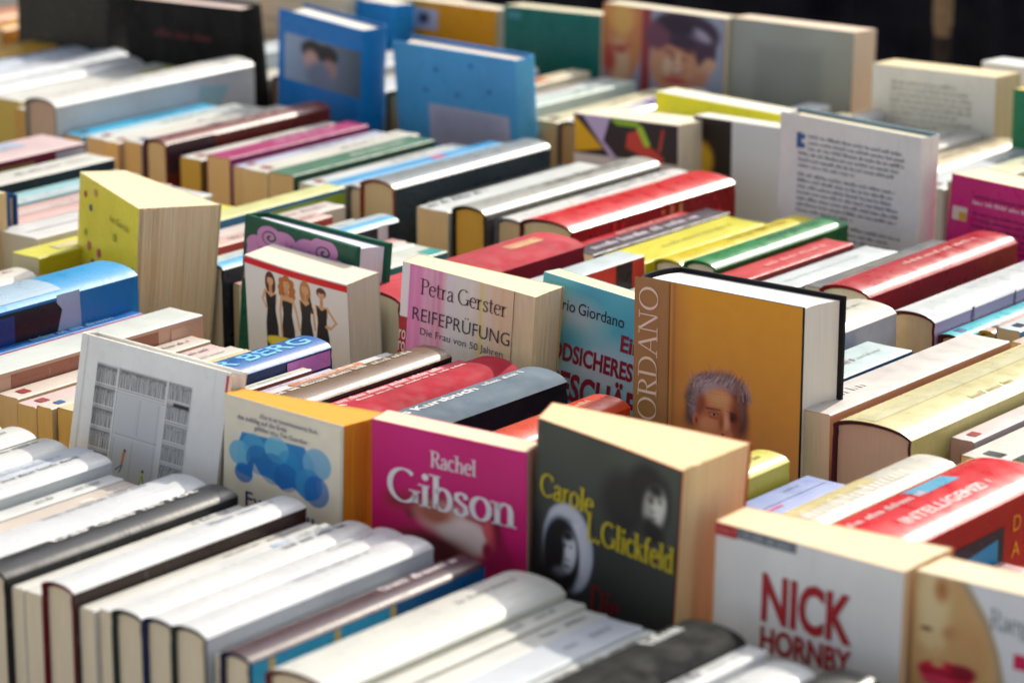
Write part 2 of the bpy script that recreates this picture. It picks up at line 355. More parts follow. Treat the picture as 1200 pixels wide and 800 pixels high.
# dark folded sheet on a counter shape, standing in for shade beneath a stall
V, Fc = [], []; n = 160; rr = random.Random(3)
for i in range(n + 1):
    x = -290 + 220 * i / n; f = 3.2 * math.sin(i * .55 + 1.3 * math.sin(i * .13)) + 1.2 * math.sin(i * 1.31)
    V += [(x, 318 + f, -72), (x, 322 + f * .35, 16), (x, 326, 19), (x, 400, 19.5)]
for i in range(n):
    for j in range(3): Fc.append((4 * i + j, 4 * i + j + 1, 4 * i + j + 5, 4 * i + j + 4))
dc = mesh_obj('shade_backdrop', V, Fc, mat('0B0C16', 'fabric'), None, None, TM, smooth=[True] * len(Fc))
dc['label'] = 'dark navy draped sheet behind the books standing in for shade under a stall'; dc['category'] = 'counter'
d = on_y(1105, 20, 308); po = root_empty('stall_post', 'wooden stall post with a pale upper part, coloured brown below for shadow, in front of the dark sheet', 'post', Matrix.Translation((d.x / 100, 3.08, 0)))
def post(name, rings, m):
    V = []; n = 12
    for (z, r) in rings: V += [(r * math.cos(2 * math.pi * k / n), r * math.sin(2 * math.pi * k / n), z + 75) for k in range(n)]
    k_ = len(rings) - 1
    mesh_obj(name, V, [(a * n + k, a * n + (k + 1) % n, (a + 1) * n + (k + 1) % n, (a + 1) * n + k) for a in range(k_) for k in range(n)] + [tuple(range(k_ * n, k_ * n + n))], m, None, po)
post('shaft', ((-74.8, .9), (-10, .9), (8, .95)), mat('2E2014', 'wood')); post('upper_shaft', ((8.01, .85), (9.4, 1.1), (24, 1.15)), mat('8E7656', 'wood'))  # lower shaft takes a darker brown that paints in its shadow

# unseen brick building, added to keep bright low sky out of spine reflections
bl = root_empty('sky_blocker', 'unseen three storey brick block added behind the stalls to darken sky reflections', 'building', Matrix.Translation((-8, 16, 0)))
boxes('wall', [(-2600, 2600, 0, 900, 0, 940)], mat('4A3A32', 'fabric'), bl)
for rw in range(3):
    for cw in range(17):
        x0 = -2450 + cw * 300; z0 = 90 + rw * 300
        wn = boxes('window', [(x0, x0 + 120, -6, -.5, z0, z0 + 170)], mat('D8D4C8', 'paper'), bl)
        boxes('pane', [(x0 + 10, x0 + 110, -8, -6.5, z0 + 10, z0 + 160)], mat('1A2026', 'gloss'), wn)
boxes('roof', [(-2640, 2640, -30, 940, 940.5, 962)], mat('3A3230', 'wood'), bl)

# ------------------------------------------------------------ books standing spine up in rows
def spine_up(row, xr, T, yf, L, dz, kind, cs, cf, cb, pg, label, ops=(), group=None):
    rnd = random.Random(label); hard = kind in 'hc'; W = 13 + dz - .15; T = T - .05
    ya, le = math.radians(rnd.uniform(-.25, .25)), math.radians(rnd.uniform(-.3, .3))
    M = Matrix.Translation((xr / 100, (yf - L) / 100, ZT + (13 + dz) / 100)) @ Matrix.Rotation(ya, 4, 'Z') @ Matrix.Rotation(le, 4, 'Y') @ Matrix(((0, -1, 0, 0), (0, 0, 1, 0), (-1, 0, 0, 0), (0, 0, 0, 1)))
    root = root_empty('hardcover_book' if hard else 'paperback_book', label, 'book', M, group or ('books standing spine up in ' + row))
    spx = make_book(root, W, L, T, hard, cs, cf, None, cb, pg or 'EADFC2', 'cloth' if kind == 'c' else ('gloss' if kind == 'h' else 'satin'), rnd=rnd)
    ns = 0
    if not ops:                 # every spine carries some print
        dark = sum(lin(cs)) > .9; ink = rnd.choice(['2E3236', '6A2A24', '1E2A4A', '3A3A30']) if dark else 'D8D4C8'; hh = min(.5, T * .3)
        ops = [('w', L - rnd.uniform(8, 11), L - 4.6, .5, hh, ink), ('w', L - 4, L - 1.2, .5, hh * .8, rnd.choice([ink, '8A8E90'])), ('b', 1.0, 1.0 + hh * 1.6, .3, .7, rnd.choice([ink, '9A3A34', '3A5A8A']))]
    for op in ops:
        if op[0] == 'w':
            _, u0, u1, v, h, col = op; on_spine(root, T, spx, u0, v * T - h / 3, word_marks(u1 - u0, h, rnd), col)
        elif op[0] == 't':
            _, s, u0, v, size, col, bold, u1 = op; on_spine(root, T, spx, u0, v * T - size / 2, fit(sans_text(s, size, 1, bold), u1 - u0), col)
        elif op[0] == 'b':
            _, u0, u1, v0, v1, col = op; spine_band(root, T, spx, u0, u1, v0 * T, v1 * T, col)
        elif op[0] == 's': ns += 1; side_panel(root, op[1], op[2], eps=.02 + .012 * ns)
        elif op[0] == 's5': side_panel(root, op[1], op[2], eps=.05)
        elif op[0] == 'st':
            _, s, x, z, size, col, ang = op; V, Fc, w = sans_text(s, size)
            a = math.radians(ang); decal(root, 'cover_text', [(x - (px * math.sin(a) + py * math.cos(a)), -.05, z + px * math.cos(a) - py * math.sin(a)) for px, py in V], Fc, mat(col, 'print'))
        elif op[0] == 'n':      # a notch of shadow between cover and pages is real: ribbon marker
            decal(root, 'ribbon_marker', [(W - 3, T / 2, -.02), (W - 3, T / 2 + .5, -.02), (W + .1, T / 2 + .5, -.6), (W + .1, T / 2, -.6)], [(0, 1, 2, 3)], mat(op[1], 'cloth'))
    return root
WH, CR, SG = 'F4F4F0', 'EFE6CC', 'E4E6E6'
ROWS = {}
ROWS['the front row'] = [
 (-150.4, 3.0, 127.5, 18, .3, 'p', WH, WH, None, None, 'plain white paperback cut by the picture edge beside a white glossy hardback', []),
 (-147.3, 3.0, 127.5, 18, .4, 'h', WH, WH, '3C3C40', None, 'white glossy hardback cut by the picture edge, outermost in the front row', []),
 (-144.3, 2.9, 128, 18, .5, 'h', WH, WH, '3C3C40', None, 'white glossy book behind the fat white one with a dotted title line', []),
 (-141.2, 2.9, 128, 18, .6, 'h', WH, 'ECEBE4', '50504C', None, 'fat white glossy book whose rounded spine ends before the cream page ends', []),
 (-138.1, 3.0, 127.8, 18, .5, 'h', WH, 'E9E8DC', '50504C', None, 'white glossy book with a thin dotted title line along its rounded spine', [('w', 4, 17, .62, .35, '55585A')]),
 (-136.4, 1.6, 128.3, 18, .3, 'p', 'D5DDE8', 'C9D3DE', None, None, 'thin pale blue white paperback leaning on a glossy white book', [('w', 11, 16, .5, .4, '8E9AAE')]),
 (-133.7, 2.6, 127.2, 18, .7, 'h', 'F2F5F6', 'DFE6E8', '3C4048', None, 'glossy white book beside the drawing cover, grey title at its end', [('w', 10.5, 16.6, .6, .45, '6A727C')]),
 (-132.2, 1.4, 126.6, 17.5, -.2, 'p', 'EAECEA', 'DADCD8', None, None, 'flat light grey paperback with two dark words near the drawing cover', [('w', 11, 12.6, .5, .4, '6B6E70'), ('w', 14, 16, .5, .4, '6B6E70')]),
 (-129.8, 2.3, 126.4, 17.5, -.25, 'p', 'C4B8AC', 'A03A48', None, None, 'flat beige paperback with pale words at its end and a thin red edge line', [('w', 13, 14.2, .5, .42, 'E6E2DC'), ('w', 15.2, 16.8, .5, .42, 'E6E2DC')]),
 (-126.1, 3.5, 127.8, 18.4, .6, 'h', 'EEF1F5', 'C9D0D8', '6E1024', None, 'silvery white hardback with maroon boards beside the black spine', [('w', 7.5, 15.5, .75, .5, '8B8F98')]),
 (-123.2, 2.8, 127.2, 18.2, .8, 'h', '101114', '15161A', '15161A', None, 'black glossy hardback spine with white title words beside the balloon cover', [('t', 'Das Glas ist rot', 5.2, .72, .62, 'F4F4F0', .03, 16.6)]),
 (-122.2, 1.0, 126.9, 17.6, 0, 'p', 'EFEEE6', 'E6E4DA', None, None, 'thin white paperback pressed against the black hardback', [('w', 13.5, 16.4, .5, .4, '8A8F90')]),
 (-120.7, 1.5, 126.9, 17.6, 0, 'p', 'F2F0E8', 'E6E4DA', None, None, 'thin cream white paperback between the black and the brown sided books', [('w', 14, 16.6, .5, .3, '9A9FA0')]),
 (-118.0, 2.6, 127.5, 18.4, 1.1, 'h', 'F0F2F4', '33211B', '6E1024', None, 'white spined hardback with dark brown side and maroon boards', [('w', 12, 17, .6, .5, '9AA0A8')]),
 (-116.8, 1.2, 127.2, 17.8, 0, 'p', 'F0EEE6', 'E4E2D8', None, None, 'thin white paperback beside the dark brown side, small black words', [('w', 10.5, 13.3, .5, .32, '8C7F7F'), ('w', 14, 16.6, .5, .32, '8C7F7F')]),
 (-115.6, 1.2, 127.5, 17.8, .1, 'p', 'EFF1F0', 'E4E2D8', None, None, 'thin white paperback with a pale blue word on its spine', [('w', 13, 14.4, .5, .42, '8FB2DC'), ('w', 15, 17, .5, .42, '93989C')]),
 (-113.1, 2.5, 127.8, 18.4, .6, 'h', 'F3F4F2', 'E4E4E0', '33403C', None, 'white hardback with dark green boards, grey name on its shaded end', [('w', 12.4, 17.6, .6, .55, '5A5E66')]),
 (-110.5, 2.6, 127.6, 18.4, .8, 'h', 'F4F5F6', 'DDE0E4', '22305C', None, 'white hardback with navy boards, one name near its rounded end', [('t', 'Campus', 13.4, .6, .5, '90949C', 0, 17.2)]),
 (-107.7, 2.7, 126.6, 18, 1.2, 'h', 'EFF2F4', 'D9DDE0', '2F3B36', None, 'taller white hardback with dark green grey boards and a pale side', [('w', 8.5, 14.5, .65, .45, 'A4A8AE')]),
 (-106.5, 1.1, 127, 18, 0, 'p', 'ECECE8', 'DEDEDA', None, None, 'thin white paperback squeezed under the taller white hardback', []),
 (-104.2, 2.3, 126.8, 18.6, .8, 'h', '3A1822', '0E5C94', '23264A', None, 'dark maroon spine with white title and a bright blue side with gold bars', [('w', 11.6, 17.6, .6, .62, 'E6DCDC'), ('s', [(0.35, .02), (2.6, .02), (2.6, 11), (.35, 11)], '1C96C4'), ('s2', 0, 0, 0)]),
 (-102.9, 1.3, 123, 16, -1.3, 'p', 'E8DFCC', 'D8CDB4', None, 'E6D9B8', 'low cream paperback lying beside the blue sided book', []),
 (-98.2, 4.6, 126.2, 18.6, 1.1, 'h', 'F0F0E6', 'DADACB', '6B2A2C', None, 'thick off-white hardback with red brown boards and rounded corners', [('w', 12.6, 17.4, .55, .42, '8F938E')]),
 (-96.8, 1.4, 126.2, 17.6, .2, 'p', 'EDECE2', 'DEDCCC', None, None, 'flat cream paperback beside the thick off-white hardback, two grey words', [('w', 12, 13.2, .5, .42, '8B8F8C'), ('w', 14.2, 15.8, .5, .42, '8B8F8C')]),
 (-95.1, 1.7, 126, 17.6, 0, 'p', 'ECECE4', 'DEDCCC', None, None, 'flat cream paperback with darker grey words under the black shadowy cover', [('w', 13, 14.2, .5, .42, '7F8584'), ('w', 15, 16.6, .5, .42, '7F8584')]),
 (-92.3, 2.7, 125.4, 17.6, .2, 'p', 'DFE6EE', 'D0D6DE', None, None, 'wide pale blue paperback with two small grey words at its end', [('w', 12.6, 13.6, .5, .42, '7E858E'), ('w', 14.8, 16.4, .5, .42, '7E858E')]),
 (-90.9, 1.4, 125.4, 17.6, .1, 'p', 'E6EAE6', 'D4D6CE', None, None, 'thin greenish white paperback beside the thick black hardback', []),
 (-86.0, 4.4, 125.6, 19, 1.4, 'c', '0B0B0C', '0C0C0D', '0C0C0D', None, 'thick black glossy hardback with grey lettering on its rounded end', [('w', 14.6, 17.4, .7, 1.0, 'C8CCC8'), ('s', [(.6, 7), (2.4, 7), (2.4, 10.5), (.6, 10.5)], '5A3320')]),
 (-84.7, 1.8, 125.6, 18, .7, 'p', 'ECEEEE', 'D4D6D6', None, None, 'thin glossy white paperback just past the thick black hardback', []),
 (-81.1, 3.5, 125.2, 18.4, .6, 'h', 'EDEFF0', 'D4D6D6', '44484C', None, 'white hardback in front of the white cover with red capitals', [('w', 9, 15, .6, .5, 'B4B8B8')]),
 (-77.6, 3.4, 125.4, 18.4, 1, 'h', '2A2C26', '1C1E1C', '1C1E1C', None, 'black hardback with a yellow mark in front of the red capitals cover', [('b', 12.5, 14.5, .3, .7, 'D8C820')]),
 (-74.9, 2.6, 125.6, 18, .2, 'p', 'D8DAD6', 'C8C8C4', None, None, 'pale grey paperback below the lips cover', []),
 (-72.0, 2.8, 125.6, 18, .3, 'h', 'ECEDEA', 'C8C8C4', '3A3A44', None, 'white hardback cut by the picture edge below the lips cover', []),
]
ROWS['the second row'] = [
 (-172.4, 3.2, 157, 22, 0, 'h', 'DCD6CC', 'A8A49C', '444444', None, 'grey white hardback cut by the picture edge behind the big blue book', []),
 (-169.0, 3.2, 157, 22, 0, 'h', 'E8E0D4', 'A8A49C', '444444', None, 'beige hardback hidden mostly behind the big blue and white book', []),
 (-164.8, 3.4, 158, 22, .5, 'p', 'EFE9DA', 'C8C2B0', None, None, 'cream paperback between the beige hardback and the big blue book', []),
 (-158.9, 4.9, 154.4, 24, 3, 'h', '2E9BD6', '1576B8', '1C6AA8', 'ECE6DA', 'big fat blue jacketed book with white and black printed panels', [('s', [(.4, 16), (8, 16), (9, 18.6), (.4, 18.2)], 'A8C4E4'), ('b', .05, 9, .1, .9, 'E4DED0'), ('b', 9, 17, .1, .9, 'B8D4EA'), ('s', [(.8, .05), (9, .05), (9, 16.2), (7.5, 16.5), (6, 16.1), (4.5, 16.6), (3, 16.0), (1.5, 16.5), (.8, 15.9)], '0E1220'), ('s', [(1.0, .1), (9, .1), (9, 12), (1.0, 12)], '0C3A7C'), ('w', 1, 6, .5, .6, 'B8B4AC')]),  # pale blue spine band paints sun glare on the blue; cream end is print
 (-157.9, 1.4, 153.6, 19, 0, 'p', '1F62AA', '1B559A', None, None, 'thin blue paperback with pale letters lying along the big blue book', [('w', 9, 17, .5, .6, '8CC4EA')]),
 (-155.5, 2.3, 153.4, 19.5, 0, 'p', 'E0707E', 'D8C8C4', None, None, 'salmon pink paperback beside the thin blue one', [('w', 12, 17.5, .5, .5, 'C4505E')]),
 (-151.9, 3.4, 153.6, 20, .9, 'p', 'EAF0EA', 'C8A088', None, None, 'white topped paperback with a brown photo of faces printed on its side', [('s', [(.3, 2), (5, 2), (5, 15.6), (.3, 15.6)], '9C6450'), ('s', [(.9, 8), (4, 8), (4, 9.6), (.9, 9.6)], '4A2A20'), ('s', [(.4, 16.8), (5, 16.8), (5, 19.6), (.4, 19.6)], 'D8B098')]),
 (-149.7, 2.1, 152.2, 18, -.3, 'p', 'F0E2D4', 'D8B98C', None, 'D9B57C', 'cream paperback with yellowed page ends behind the drawing cover', []),
 (-147.6, 1.9, 151.8, 18, -.4, 'p', 'F2D8D4', 'C8A878', None, 'D6AE6A', 'pinkish cream paperback with ochre page ends behind the drawing cover', []),
 (-146.1, 1.5, 151.8, 18, -.2, 'p', 'F2E8DA', 'C8A878', None, 'D8AC60', 'narrow cream paperback with orange yellow page ends by the drawing cover', []),
 (-144.1, 1.9, 151.6, 17.5, -.1, 'p', 'E8DCB0', '94804A', None, 'D8AA58', 'cream and gold topped paperback with dark gold side next to blue lettered book', [('w', 9, 16, .5, .5, '8A7434')]),
 (-140.0, 3.5, 154.0, 20, 1.0, 'h', '1B5FA6', '0E2A5C', '0E2A5C', None, 'blue jacketed hardback lettered in pale blue capitals below the four women', [('t', 'HERR BERG', 5.5, .5, 1.45, '6FBCE8', .02, 19.2), ('s', [(.6, 15.5), (1.7, 15.5), (1.7, 19.8), (.6, 19.8)], 'C070B8'), ('s', [(2.1, 17), (3.6, 17), (3.6, 19.6), (2.1, 19.6)], 'B464AC')]),
 (-138.9, 1.0, 150.8, 17.5, -.1, 'p', 'F2F0E6', '7A3428', None, None, 'thin white topped paperback with a maroon and orange side', [('s', [(.2, .1), (3, .1), (3, 9), (.2, 9)], 'D87818'), ('w', 12, 16, .5, .35, 'B8C8B8')]),
 (-137.8, 1.0, 152.2, 18, -.3, 'p', 'DCDCF0', 'CCCCE4', None, None, 'thin lilac white paperback with faint coloured words', [('w', 4, 14, .55, .4, 'B08CA8')]),
 (-136.75, 1.0, 156.8, 19, 0, 'p', 'F2F0EC', 'E8E6E2', None, None, 'thin white paperback with an orange stripe at its end', [('b', 9, 16, .2, .75, 'E8905A'), ('w', 10, 15, .5, .5, 'F4D8C4')]),
 (-135.7, 1.0, 156.4, 19, 0, 'p', 'EEF4F4', 'E0E6E8', None, None, 'thin cool white paperback touching the glossy brown spine', []),
 (-132.3, 3.3, 157.6, 20.5, .9, 'h', '6E5640', '161312', '161312', None, 'glossy brown jacketed hardback with black side and white title line', [('w', 2.5, 14, .66, .6, 'F4EADC'), ('w', 14.6, 18.4, .6, .6, 'C8C0B4')]),
 (-131.2, 1.1, 158, 20, .2, 'p', 'C85060', '7E2438', None, None, 'thin red paperback with white capitals beside the glossy brown spine', [('w', 5, 17.5, .5, .5, 'F0D8D4')]),
 (-127.5, 3.7, 158.8, 21, .7, 'c', 'B82238', '961C30', '961C30', None, 'red linen hardback with rounded spine and a fine white title line', [('w', 4.2, 6.6, .72, .7, 'F4E4E0'), ('w', 7.6, 18.5, .7, .42, 'F2DCD8')]),
 (-123.2, 4.2, 158.4, 22, .8, 'c', '6E7F8E', '141626', '141626', None, 'slate blue linen hardback with black side and white title below the sky blue cover', [('t', 'Das Kursbuch', 6.5, .62, .8, 'F4F4F4', .03, 15.5), ('w', 16.4, 20.4, .62, .6, 'F0F0F4')]),
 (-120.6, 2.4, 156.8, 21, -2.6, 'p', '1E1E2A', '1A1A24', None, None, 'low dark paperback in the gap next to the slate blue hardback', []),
 (-117.0, 3.5, 157.2, 21, .4, 'h', 'E8502C', 'B83218', '8A2414', None, 'orange red jacketed hardback below the sky blue cover with worn white streaks', [('w', 14, 19, .55, .5, 'F4C8A4')]),
 (-113.2, 3.6, 152, 17, -2, 'p', 'D8CFB8', 'B8AE94', None, None, 'low beige paperback under the portrait cover', []),
 (-109.6, 3.4, 152, 17, -2, 'p', '7A3A30', '6A3028', None, None, 'low brown red paperback under the portrait cover', []),
 (-106.2, 3.2, 152, 17, -2, 'p', 'C8C4B4', 'A8A494', None, None, 'low stone coloured paperback close to the yellow rounded book', []),
 (-100.8, 2.9, 151.4, 18, 1.4, 'h', 'DCD76A', 'C9C24C', 'C9C24C', None, 'pale yellow hardback with rounded end beside the portrait cover', [('w', 13.5, 16.5, .45, .5, '8C8430')]),
 (-97.3, 3.1, 152.4, 18, 0, 'p', '8D9CC8', '4A4F78', None, None, 'soft lilac blue paperback with a thin pink line by the fat cream book', [('b', 7, 12.5, .28, .36, 'D86AA0'), ('b', 3, 17.8, .46, .49, 'B8C2DE'), ('w', 14.6, 16, .75, .3, '60688C')]),
 (-96.5, .8, 151.8, 17, -.6, 'p', 'ECE8E0', 'C8C4B8', None, None, 'very thin white paperback hidden beside the lilac blue one', []),
 (-92.7, 3.6, 157.6, 20.5, 1.1, 'h', 'ECE9DC', 'C9C7BC', 'B8B4A4', None, 'cream white jacketed hardback with an embossed title beside the red intelligence book', [('w', 5.5, 17, .42, 1.1, 'D2CEBE'), ('b', .05, 14.5, .55, .95, 'EFE2A4')]),
 (-86.6, 5.8, 158, 22, 1.7, 'h', 'CC0A1E', 'A80614', '8C0A14', None, 'big red jacketed hardback lettered Intelligenz with a blue patch', [('t', 'INTELLIGENZ', 8.6, .34, .85, 'F6D8D8', .02, 17.2), ('w', 6, 14, .66, .7, 'F0C4C4'), ('b', 13.2, 17.4, .62, .86, '6CBEE4'), ('b', .05, 21.9, .9, .96, 'F0A070'), ('w', 15, 18, .35, .7, 'C8A8A4'),
    ('s', [(2.0, 6.5), (9.5, 6.5), (9.5, 16.5), (2.0, 16.5)], '2A2438'), ('s3', 0), ('st', 'D', 2.6, 17.4, 1.0, 'E89A20', 0), ('st', 'A', 4.2, 17.4, 1.0, 'E89A20', 0), ('st', 'S', 5.8, 17.4, 1.0, 'E89A20', 0)]),
 (-84.3, 2.2, 151.8, 18, -2.2, 'p', 'F0C4C4', 'A03848', None, None, 'pale pink paperback beside the big red hardback', []),
 (-82.9, 1.3, 152, 18, -2.2, 'p', '24302A', '1C2822', None, None, 'thin dark green paperback beside the pale pink one', []),
 (-80.4, 2.4, 152, 18, -1.8, 'p', 'DCDCEC', 'C8C8DC', None, None, 'lilac white paperback behind the face and lips cover', []),
 (-77.2, 3.1, 152, 18, 0, 'p', 'ECE4D4', 'C8C0B0', None, None, 'cream paperback cut by the picture edge behind the lips cover', []),
]
ROWS['the third row'] = [
 (-204.8, 3.4, 186, 21, 0, 'p', 'E8E0D4', 'C8BCA8', None, None, 'pale paperback cut by the picture edge behind the pink topped book', []),
 (-198.8, 5.6, 187.2, 22, 1.2, 'p', 'F4D8D8', '7C1F38', None, None, 'pink white topped book with a dark red side lettered in gold', [('b', 12, 18, .55, .95, 'C8D2E8'), ('s', [(.6, 11), (2.6, 11), (2.6, 16), (.6, 16)], 'A89048'), ('s', [(.3, 18.5), (3, 18.5), (3, 21.9), (.3, 21.9)], 'CFCFD8')]),
 (-192.9, 3.6, 185, 21.5, 1, 'p', 'E9E8DF', '14262C', None, None, 'long white topped book with a black green side near the yellow cover', []),
 (-189.4, 3.1, 184.5, 20, .2, 'p', 'A8D8DE', '9CCCD4', None, None, 'turquoise paperback beside the black green sided book', [('b', .05, 19.9, .04, .4, 'D8E4E8')]),
 (-184.9, 4.3, 184, 20, 0, 'p', 'F4C9C4', 'B05A3C', None, None, 'pink paperback with a thin brown edge beside the turquoise one', [('b', 2, 16, .4, .7, 'F6E2DC')]),
 (-180.0, 4.7, 183.6, 19.6, 0, 'p', 'EDECEC', 'D8D4CC', None, None, 'white paperback lying between the pink and the lemon yellow books', [('b', 1, 19, .45, .5, 'D8D8DC')]),
 (-177.2, 2.5, 183.6, 20.5, -.8, 'p', 'D8C890', 'A89048', None, 'CDB070', 'low gold coloured paperback beside the lemon yellow one', []),
 (-173.8, 3.2, 180, 21.5, .5, 'p', 'EDE85A', 'C9B81E', None, 'D8D0A8', 'lemon yellow paperback whose page ends show beside the blue backed book', [('b', 3, 17, .3, .7, 'F2E6B0')]),
 (-171.4, 2.3, 190.6, 22, .6, 'p', 'E6E8A0', '2C6C90', None, None, 'pale yellow topped book with a blue and green printed side', [('s', [(.4, 10), (3.4, 10), (3.4, 21.9), (.4, 21.9)], '86A02C'), ('s', [(.9, 12), (2.4, 12), (2.4, 14), (.9, 14)], '4C7A3C'), ('s', [(.9, 17), (2.6, 17), (2.6, 18.6), (.9, 18.6)], '587C30')]),
 (-168.8, 2.4, 187.5, 21, 0, 'p', 'F4E6E0', 'C8BCA8', None, None, 'white paperback between the printed green side and the salmon spine', []),
 (-166.6, 2.2, 183.6, 19.6, .2, 'p', 'F2CFC6', 'A83A30', None, None, 'salmon pink paperback with a brown red side behind the green cover', []),
 (-164.1, 2.4, 185.6, 20, -.4, 'p', 'EAE8E0', 'C8BCA8', None, None, 'off-white paperback between the salmon and the sky blue spines', []),
 (-161.2, 2.8, 185.4, 20, .6, 'h', 'D2E8F2', '1C2430', '1C2430', None, 'sky blue and white hardback with dark end behind the green cover', [('b', .05, 19.9, .05, .35, '3BA4D4'), ('s', [(.3, 17.4), (2.6, 17.4), (2.6, 18.6), (.3, 18.6)], 'D8D8D8')]),
 (-159.4, 1.7, 184.2, 18, -.9, 'p', 'EDB8B4', '2A2228', None, 'B8A880', 'dark paperback with a pink top and yellowed page ends beside the green cover', []),
 (-157.3, 2.0, 183, 18, -.6, 'p', 'ECEDE4', 'D4D8CC', None, None, 'flat white paperback just past the green back cover', []),
 (-153.8, 3.4, 182.6, 18, -.5, 'p', 'E9EEE4', '3C8C88', None, None, 'flat white paperback with a teal end behind the pink striped cover', [('b', 16.2, 17.9, .05, .5, '3C9C98')]),
 (-149.2, 4.4, 181, 16, -2.2, 'p', '8C8A7A', '6C6A5A', None, None, 'low olive grey paperback between the teal ended and the crimson books', []),
 (-143.4, 5.6, 186.6, 21.5, 1.3, 'c', 'C2404C', '7C1026', '6E1024', 'D9D0B4', 'thick crimson cloth hardback with gold ornament behind the pink striped cover', [('b', 15.5, 19.5, .42, .62, 'E8A880'), ('w', 16, 19, .45, .8, 'F0C890')]),
 (-141.7, 1.5, 189, 20, -1, 'p', 'CFCDE0', 'C08A20', None, None, 'low grey lilac paperback with an ochre side beside the crimson cloth book', []),
 (-138.4, 2.6, 187.6, 18.6, .6, 'p', 'D6E6EA', 'D03A26', None, None, 'pale blue topped paperback with an orange red side behind the sky cover', [('s', [(.1, 15), (5, 15), (5, 17), (.1, 17)], '2A2024')]),
 (-134.8, 3.4, 187, 15.5, -1.5, 'p', 'D8D4C8', 'B8B4A8', None, None, 'low grey paperback behind the tall portrait cover', []),
 (-131.2, 3.4, 184, 15.5, -1.5, 'p', 'BFB49C', '988E78', None, None, 'low sand coloured paperback behind the tall portrait cover', []),
 (-127.6, 3.4, 184, 15.5, -1, 'p', 'E0DCD0', 'B8B4A8', None, None, 'low chalk white paperback behind the tall portrait cover', []),
 (-124.0, 3.4, 184, 15.5, -1, 'p', '4A4E5C', '3A3E4C', None, None, 'low slate grey paperback behind the tall portrait cover', []),
 (-119.8, 3.8, 184, 15.5, -.8, 'p', 'D4CCB8', 'B4AC98', None, None, 'low parchment coloured paperback near the dark jacket edge', []),
 (-114.6, 4.6, 185.4, 20, 1.2, 'h', 'F2EEDC', 'C6D0DE', 'C6D0DE', None, 'cream topped hardback with a pale blue side and softly rounded end', []),
 (-109.8, 3.8, 179.8, 17, 0, 'p', 'D6ECEE', '155A98', None, None, 'pale blue white paperback with a strong blue edge beside the portrait cover', []),
 (-104.3, 3.6, 183.2, 22, .9, 'p', 'F6F0EA', 'DE9878', None, None, 'white topped paperback with a salmon side along the fat cream book', [('s', [(1.2, 17), (1.7, 17), (1.7, 21), (1.2, 21)], '6C3034'), ('w', 2, 7, .6, .8, 'EADCD4')]),
 (-97.9, 5.8, 184, 23.5, 1.2, 'h', 'E8DEA4', 'D2C682', '4A1A28', 'C9AE9C', 'fat cream yellow jacketed hardback with maroon boards showing its pinkish page block', [('b', .4, 23, .5, .75, 'F2EDC0'), ('st', 'N', 4.6, 9.4, 2.2, '3A2418', 0), ('st', 'I', 4.6, 11.9, 2.2, '3A2418', 0), ('st', 'Z', 4.6, 14, 2.2, '3A2418', 0), ('w', 9, 14, .2, .5, 'A89848')]),
 (-95.8, 1.8, 184, 19.5, 0, 'p', 'E9DCD8', '8C7C80', None, 'B8948C', 'thin pinkish paperback end between the fat cream and the white books', []),
 (-92.4, 3.3, 183, 20.4, -.3, 'p', 'F4F2E8', '203028', None, 'D8B078', 'white topped paperback with ochre page end above the red jacket', []),
 (-89.2, 3.1, 183, 20, 0, 'p', '223A30', '1C2E26', None, None, 'dark green paperback cut by the picture edge above the red jacket', []),
]
